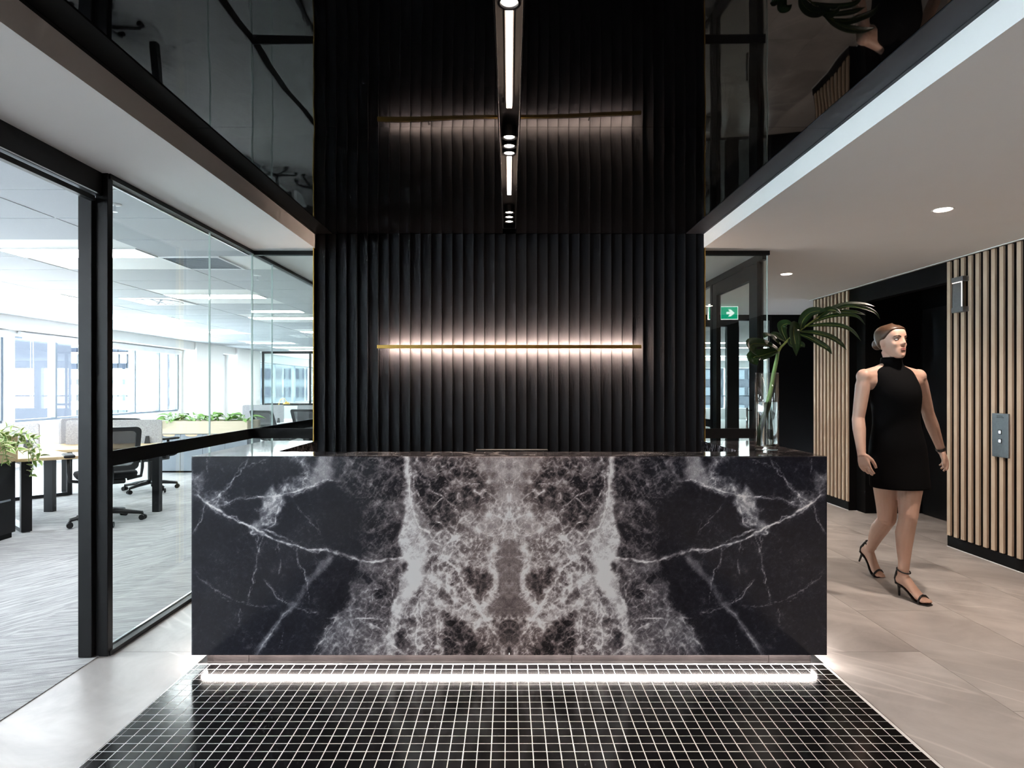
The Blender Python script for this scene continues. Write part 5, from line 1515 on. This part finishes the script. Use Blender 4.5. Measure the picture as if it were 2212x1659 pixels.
for c_ in (-0.108, -0.104, -0.098, -0.09, -0.08, -0.065, -0.05, -0.035, -0.02, -0.005, 0.01, 0.025, 0.04, 0.055, 0.07, 0.082, 0.092, 0.101, 0.107, 0.110):
    rr_ = []
    for k in range(32):
        a_, b_ = head_at(c_, 2 * PI * k / 32); rr_.append(hp(a_, b_, c_))
    hr.append(rr_)
body.rings(hr)
for s in (-1, 1):
    uv_ell(body, hp(s * 0.033, 0.050, -0.022), (0.022, 0.024, 0.020), 12, 8, hb_)     # cheeks
    uv_ell(body, hp(s * 0.0685, -0.012, -0.008), (0.009, 0.017, 0.030), 12, 8, hb_)   # ears
    uv_ell(body, hp(s * 0.026, 0.066, 0.030), (0.020, 0.014, 0.009), 12, 8, hb_)      # brow ridge
body.tube([hp(0, 0.074, 0.024), hp(0, 0.083, 0.004), hp(0, 0.093, -0.015), hp(0, 0.084, -0.024)], [0.0085, 0.0092, 0.0112, 0.0095], 10)
for s in (-1, 1): uv_ell(body, hp(s * 0.0105, 0.082, -0.020), (0.0085, 0.010, 0.0075), 10, 8, hb_)
uv_ell(body, hp(0, 0.078, -0.048), (0.022, 0.011, 0.0075), 12, 8, hb_)
uv_ell(body, hp(0, 0.077, -0.058), (0.019, 0.011, 0.0075), 12, 8, hb_)
uv_ell(body, hp(0, 0.076, -0.090), (0.016, 0.012, 0.013), 12, 8, hb_)
# arms
shR, elR, wrR, knR = bp(-0.192, -0.012, 1.383), P(1854, 905, 3.97), P(1861, 980, 3.87), P(1868, 1006, 3.85)
shL, elL, wrL, knL = bp(0.192, -0.012, 1.383), P(2006, 897, 4.11), P(2033, 972, 4.19), P(2043, 998, 4.19)
def arm(sh, el, wr, inner):
    m1 = sh.lerp(el, 0.45); m2 = el.lerp(wr, 0.3)
    body.tube([inner, sh, sh.lerp(el, 0.2), m1, sh.lerp(el, 0.8), el], [0.042, 0.046, 0.045, 0.042, 0.038, 0.035], 16)
    body.tube([sh.lerp(el, 0.9), el, m2, el.lerp(wr, 0.65), wr, wr + (wr - el).normalized() * 0.02], [0.036, 0.037, 0.0385, 0.031, 0.0245, 0.024], 16)
arm(shR, elR, wrR, bp(-0.105, -0.01, 1.385)); arm(shL, elL, wrL, bp(0.105, -0.01, 1.385))
uv_ell(body, shR, (0.047, 0.049, 0.050), 16, 10); uv_ell(body, shL, (0.047, 0.049, 0.050), 16, 10)
bb_ = (BL, BF, UPV)
for s in (-1, 1):
    uv_ell(body, bp(s * 0.150, -0.012, 1.356), (0.070, 0.050, 0.060), 18, 12, bb_)      # chest to shoulder
    body.tube([bp(s * 0.03, -0.016, 1.445), bp(s * 0.09, -0.018, 1.418), bp(s * 0.165, -0.014, 1.392)], [0.036, 0.036, 0.042], 14)
def hand(wr, kn, fwd, nrm, curl):
    """palm from wrist to knuckles, four fingers side by side along fwd, thumb on the fwd side"""
    d = (kn - wr).normalized(); f = (fwd - d * fwd.dot(d)).normalized(); n = d.cross(f)
    if n.dot(nrm) < 0: n = -n
    pk = wr + d * 0.082
    vs = []
    rg = []
    for q, w, th in ((-0.012, 0.023, 0.019), (0.012, 0.028, 0.018), (0.04, 0.037, 0.016), (0.068, 0.040, 0.014), (0.086, 0.037, 0.010)):
        c = wr + d * q
        rg.append([c + f * w * math.cos(2 * PI * k / 14) + n * th * math.sin(2 * PI * k / 14) for k in range(14)])
    body.rings(rg)
    for i, (off, ln, r) in enumerate(((0.029, 0.068, 0.0086), (0.010, 0.076, 0.0090), (-0.010, 0.071, 0.0086), (-0.028, 0.056, 0.0076))):
        b = wr + d * (0.078 - 0.004 * abs(i - 1)) + f * off
        cu = curl + 0.10 * i
        p = [b]; ang = cu * 0.5; fr = (0.44, 0.32, 0.24)
        for k in range(3):
            p.append(p[-1] + (d * math.cos(ang) + n * math.sin(ang)) * ln * fr[k]); ang += cu * 0.75
        body.tube([b - d * 0.015] + p, [r * 1.1, r * 1.05, r, r * 0.94, r * 0.78], 10)
    tb = wr + d * 0.022 + f * 0.026 + n * 0.006
    t1 = tb + (f * 0.45 + d * 0.75 + n * 0.35).normalized() * 0.036
    t2 = t1 + (f * 0.12 + d * 0.92 + n * 0.30).normalized() * 0.030
    t3 = t2 + (d * 0.97 + n * 0.2 - f * 0.05).normalized() * 0.024
    body.tube([wr + d * 0.012 + f * 0.012, tb, t1, t2, t3], [0.013, 0.0140, 0.0115, 0.0098, 0.0080], 10)
hand(wrR, knR, (BF + BL * 0.35).normalized(), BL, 0.42)
hand(wrL, knL, (BF - BL * 0.35).normalized(), -BL, 0.42)
# legs
hipL, hipR = bp(0.085, 0.01, 0.90), bp(-0.085, -0.01, 0.90)
knL_, anL = P(1962, 1116, 3.875), P(1951, 1236, 3.865)
knR_, anR = P(1916, 1122, 4.02), P(1879, 1186, 4.34)
def leg(hip, kn, an):
    body.tube([hip, hip.lerp(kn, 0.25), hip.lerp(kn, 0.55), hip.lerp(kn, 0.82), kn], [0.088, 0.086, 0.074, 0.060, 0.054], 18)
    back = Vector((0, 0, 0)) - BF
    body.tube([hip.lerp(kn, 0.9), kn, kn.lerp(an, 0.14) + back * 0.006, kn.lerp(an, 0.32) + back * 0.016, kn.lerp(an, 0.58) + back * 0.010, kn.lerp(an, 0.82), an], [0.055, 0.052, 0.051, 0.0535, 0.043, 0.033, 0.031], 18)
    uv_ell(body, kn + BF * 0.018, (0.040, 0.036, 0.046), 14, 10)
leg(hipL, knL_, anL); leg(hipR, knR_, anR)
# feet in heeled sandals: local (forward, side, up)
FB = Vector((0.335, -0.942, 0)).normalized(); FS = Vector((-FB.y, FB.x, 0))
def foot(an, pitch, drop, label):
    """an = ankle joint; pitch lifts the heel about the ball"""
    cp_, sp_ = math.cos(pitch), math.sin(pitch)
    def rot(u, z):
        du, dz = u - 0.145, z - 0.0
        return 0.145 + du * cp_ - dz * sp_ * -1 * -1 if False else 0.145 + du * cp_ + dz * sp_, -du * sp_ + dz * cp_
    ua, za = rot(0.022, 0.155)
    base = an - FB * ua - UPV * za
    base.z += drop
    def fp(u, s, z):
        uu, zz = rot(u, z); return base + FB * uu + FS * s + UPV * zz
    # skin
    def sec(u, z, w, h):
        return [fp(u, w * math.cos(2 * PI * k / 14), z + h * math.sin(2 * PI * k / 14)) for k in range(14)]
    body.rings([sec(-0.018, 0.104, 0.016, 0.018), sec(-0.008, 0.108, 0.026, 0.032), sec(0.02, 0.118, 0.030, 0.046), sec(0.055, 0.098, 0.031, 0.042), sec(0.09, 0.066, 0.033, 0.034), sec(0.12, 0.040, 0.038, 0.026), sec(0.145, 0.027, 0.041, 0.018), sec(0.168, 0.019, 0.039, 0.012)])
    body.tube([an + UPV * 0.03, an, fp(0.02, 0, 0.12)], [0.031, 0.031, 0.030], 14)
    for i, (s, ln, r) in enumerate(((0.026, 0.036, 0.0110), (0.009, 0.037, 0.0085), (-0.006, 0.033, 0.0080), (-0.019, 0.027, 0.0075), (-0.030, 0.020, 0.0070))):
        body.tube([fp(0.150, s, 0.022), fp(0.150 + ln * 0.6, s, 0.021), fp(0.150 + ln, s, 0.0155)], [r, r, r * 0.8], 10)
    # sandal
    sole = [(-0.020, 0.082), (0.01, 0.077), (0.04, 0.067), (0.07, 0.047), (0.10, 0.022), (0.13, 0.0085), (0.16, 0.0065), (0.195, 0.0075)]
    wd_ = [0.020, 0.027, 0.026, 0.026, 0.031, 0.038, 0.040, 0.022]
    top = []; bot = []
    for (u, z), w in zip(sole, wd_):
        top.append([fp(u, -w, z), fp(u, w, z)]); bot.append([fp(u, -w, z - 0.006), fp(u, w, z - 0.006)])
    sh_ = MB(); n = len(sole)
    vs = [p for r_ in top for p in r_] + [p for r_ in bot for p in r_]; N = 2 * n; fs = []
    for i in range(n - 1):
        a = 2 * i
        fs += [(a, a + 1, a + 3, a + 2), (N + a + 2, N + a + 3, N + a + 1, N + a), (a, a + 2, N + a + 2, N + a), (a + 3, a + 1, N + a + 1, N + a + 3)]
    fs += [(1, 0, N, N + 1), (2 * n - 2, 2 * n - 1, N + 2 * n - 1, N + 2 * n - 2)]
    sh_.add(vs, fs)
    shoe = sh_.build('sandal', M['shoe'], per)
    MB().tube([fp(-0.004, 0, 0.074), fp(-0.006, 0, 0.045), fp(-0.004, 0, 0.0015)], [0.013, 0.0075, 0.006], 10).build('heel', M['shoe'], shoe, smooth=True)
    MB().tube([fp(0.150, -0.040, 0.006), fp(0.152, -0.039, 0.026), fp(0.150, -0.02, 0.045), fp(0.148, 0.0, 0.050), fp(0.150, 0.02, 0.046), fp(0.152, 0.040, 0.028), fp(0.150, 0.041, 0.006)], 0.0062, 8).build('toe_strap', M['shoe'], shoe, smooth=True)
    a_ = []
    for k in range(17):
        q = 2 * PI * k / 16; a_.append(fp(0.024 + 0.038 * math.cos(q), 0.035 * math.sin(q), 0.166 - 0.010 * math.cos(q)))
    MB().tube(a_, 0.0045, 6).build('ankle_strap', M['shoe'], shoe, smooth=True)
    MB().tube([fp(-0.021, 0, 0.080), fp(-0.030, 0, 0.105), fp(-0.024, 0, 0.140), fp(-0.014, 0, 0.176)], [0.012, 0.010, 0.007, 0.006], 8).build('heel_strap', M['shoe'], shoe, smooth=True)
foot(anL, 0.0, 0.0, 'front'); foot(anR, math.radians(24), 0.021, 'rear')
bo = fuse(body, 'body', M['skin'], per, 0.0042, 3, 1.50)
# dress
dr_ = MB()
dr_.rings([ring(0, 0.012, 0.668, 0.172, 0.145), ring(0, 0.006, 0.74, 0.175, 0.136), ring(0, -0.005, 0.84, 0.178, 0.126), ring(0, -0.006, 0.91, 0.176, 0.124), ring(0, -0.002, 0.99, 0.162, 0.114), ring(0, 0.0, 1.08, 0.137, 0.099), ring(0, 0.006, 1.17, 0.141, 0.108),
           ring(0, 0.013, 1.26, 0.152, 0.122), ring(0, 0.008, 1.32, 0.150, 0.112), ring(0, 0.0, 1.37, 0.140, 0.097), ring(0, -0.008, 1.405, 0.136, 0.082), ring(0, -0.010, 1.425, 0.120, 0.072), ring(0, -0.012, 1.440, 0.088, 0.066), ring(0, -0.012, 1.452, 0.064, 0.062), ring(-0.002, -0.010, 1.475, 0.056, 0.058), ring(-0.004, -0.006, 1.508, 0.053, 0.056)], cap=False)
do = dr_.build('dress', M['dress'], per, smooth=True)
sm = do.modifiers.new('t', 'SOLIDIFY'); sm.thickness = 0.004; sm.offset = 1
ss = do.modifiers.new('s', 'SUBSURF'); ss.levels = 1; ss.render_levels = 1
# hair: swept back shell following the skull, dipping under the skin at the hairline
hm = MB(); hr = []; nn = 72
cs_ = [-0.085 + 0.205 * i / 52 for i in range(53)]
def hair_off(a, b, c):
    lim = np.interp(c, [-0.075, -0.055, -0.030, -0.005, 0.020, 0.045, 0.065, 0.078, 0.090], [-0.075, -0.052, -0.032, -0.018, 0.012, 0.032, 0.046, 0.064, 0.13])
    q = (lim - b) / 0.010
    low = (c + 0.072) / 0.012
    m = 1 / (1 + math.exp(-max(-20, min(20, 2.2 * min(q, low)))))
    return -0.010 + 0.0185 * m
for c in cs_:
    rr_ = []
    cc_ = min(c, 0.1095)
    for k in range(nn):
        ang = 2 * PI * k / nn
        a_, b_ = head_at(cc_, ang)
        o_ = hair_off(a_, b_, cc_)
        w_ = math.hypot(a_, b_ + 0.012) + 1e-6
        sc_ = 1 + o_ / max(w_, 0.03)
        top = max(0.0, min(1.0, (c - 0.09) / 0.03))
        rr_.append(hp(a_ * sc_ * (1 - 0.9 * max(0, (c - 0.1095) / 0.0105)), (-0.012 + (b_ + 0.012) * sc_) * (1 - 0.9 * max(0, (c - 0.1095) / 0.0105)), min(c, 0.1095) + 0.9 * max(0, c - 0.1095)))
    hr.append(rr_)
hm.rings(hr)
ho = hm.build('hair', M['hair'], per, smooth=True)
kb = MB(); uv_ell(kb, hp(0, -0.112, -0.012), (0.036, 0.030, 0.036), 16, 10, hb_); kb.build('hair_knot', M['hair'], ho, smooth=True)
# face details
for s in (-1, 1):
    e = MB(); uv_ell(e, hp(s * 0.031, 0.0605, 0.008), (0.0135, 0.0112, 0.0066), 12, 8, hb_); eo = e.build('eye', M['eye_white'], per, smooth=True)
    e = MB(); uv_ell(e, hp(s * 0.031 + 0.004, 0.0690, 0.008), (0.0062, 0.0042, 0.0066), 12, 8, hb_); e.build('iris', M['iris'], eo, smooth=True)
    MB().tube([hp(s * 0.017, 0.0690, 0.0110), hp(s * 0.025, 0.0715, 0.0160), hp(s * 0.035, 0.0685, 0.0165), hp(s * 0.046, 0.0575, 0.0095)], [0.0016, 0.0024, 0.0024, 0.0014], 6).build('eyelid', M['brow'], eo, smooth=True)
    MB().tube([hp(s * 0.014, 0.0790, 0.0275), hp(s * 0.028, 0.0775, 0.0330), hp(s * 0.040, 0.0690, 0.0325), hp(s * 0.050, 0.0575, 0.0270)], [0.0028, 0.0032, 0.0028, 0.0016], 6).build('eyebrow', M['brow'], per, smooth=True)
lp = MB(); uv_ell(lp, hp(0, 0.0850, -0.0485), (0.0195, 0.0055, 0.0038), 14, 8, hb_); uv_ell(lp, hp(0, 0.0842, -0.0570), (0.0175, 0.0055, 0.0046), 14, 8, hb_)
lp.build('lips', M['lip'], per, smooth=True)
# wrist band
wb = MB(); dW = (wrL - elL).normalized(); a0 = dW.orthogonal().normalized(); b0 = dW.cross(a0); cW = wrL - dW * 0.012
rg = []
for q, r in ((-0.010, 0.0285), (-0.010, 0.0305), (0.010, 0.0300), (0.010, 0.0280)):
    rg.append([cW + dW * q + a0 * r * math.cos(2 * PI * k / 20) + b0 * r * math.sin(2 * PI * k / 20) for k in range(20)])
rg.append(rg[0])
wb.rings(rg, cap=False); wb.build('wrist_band', M['shoe'], per, smooth=False)
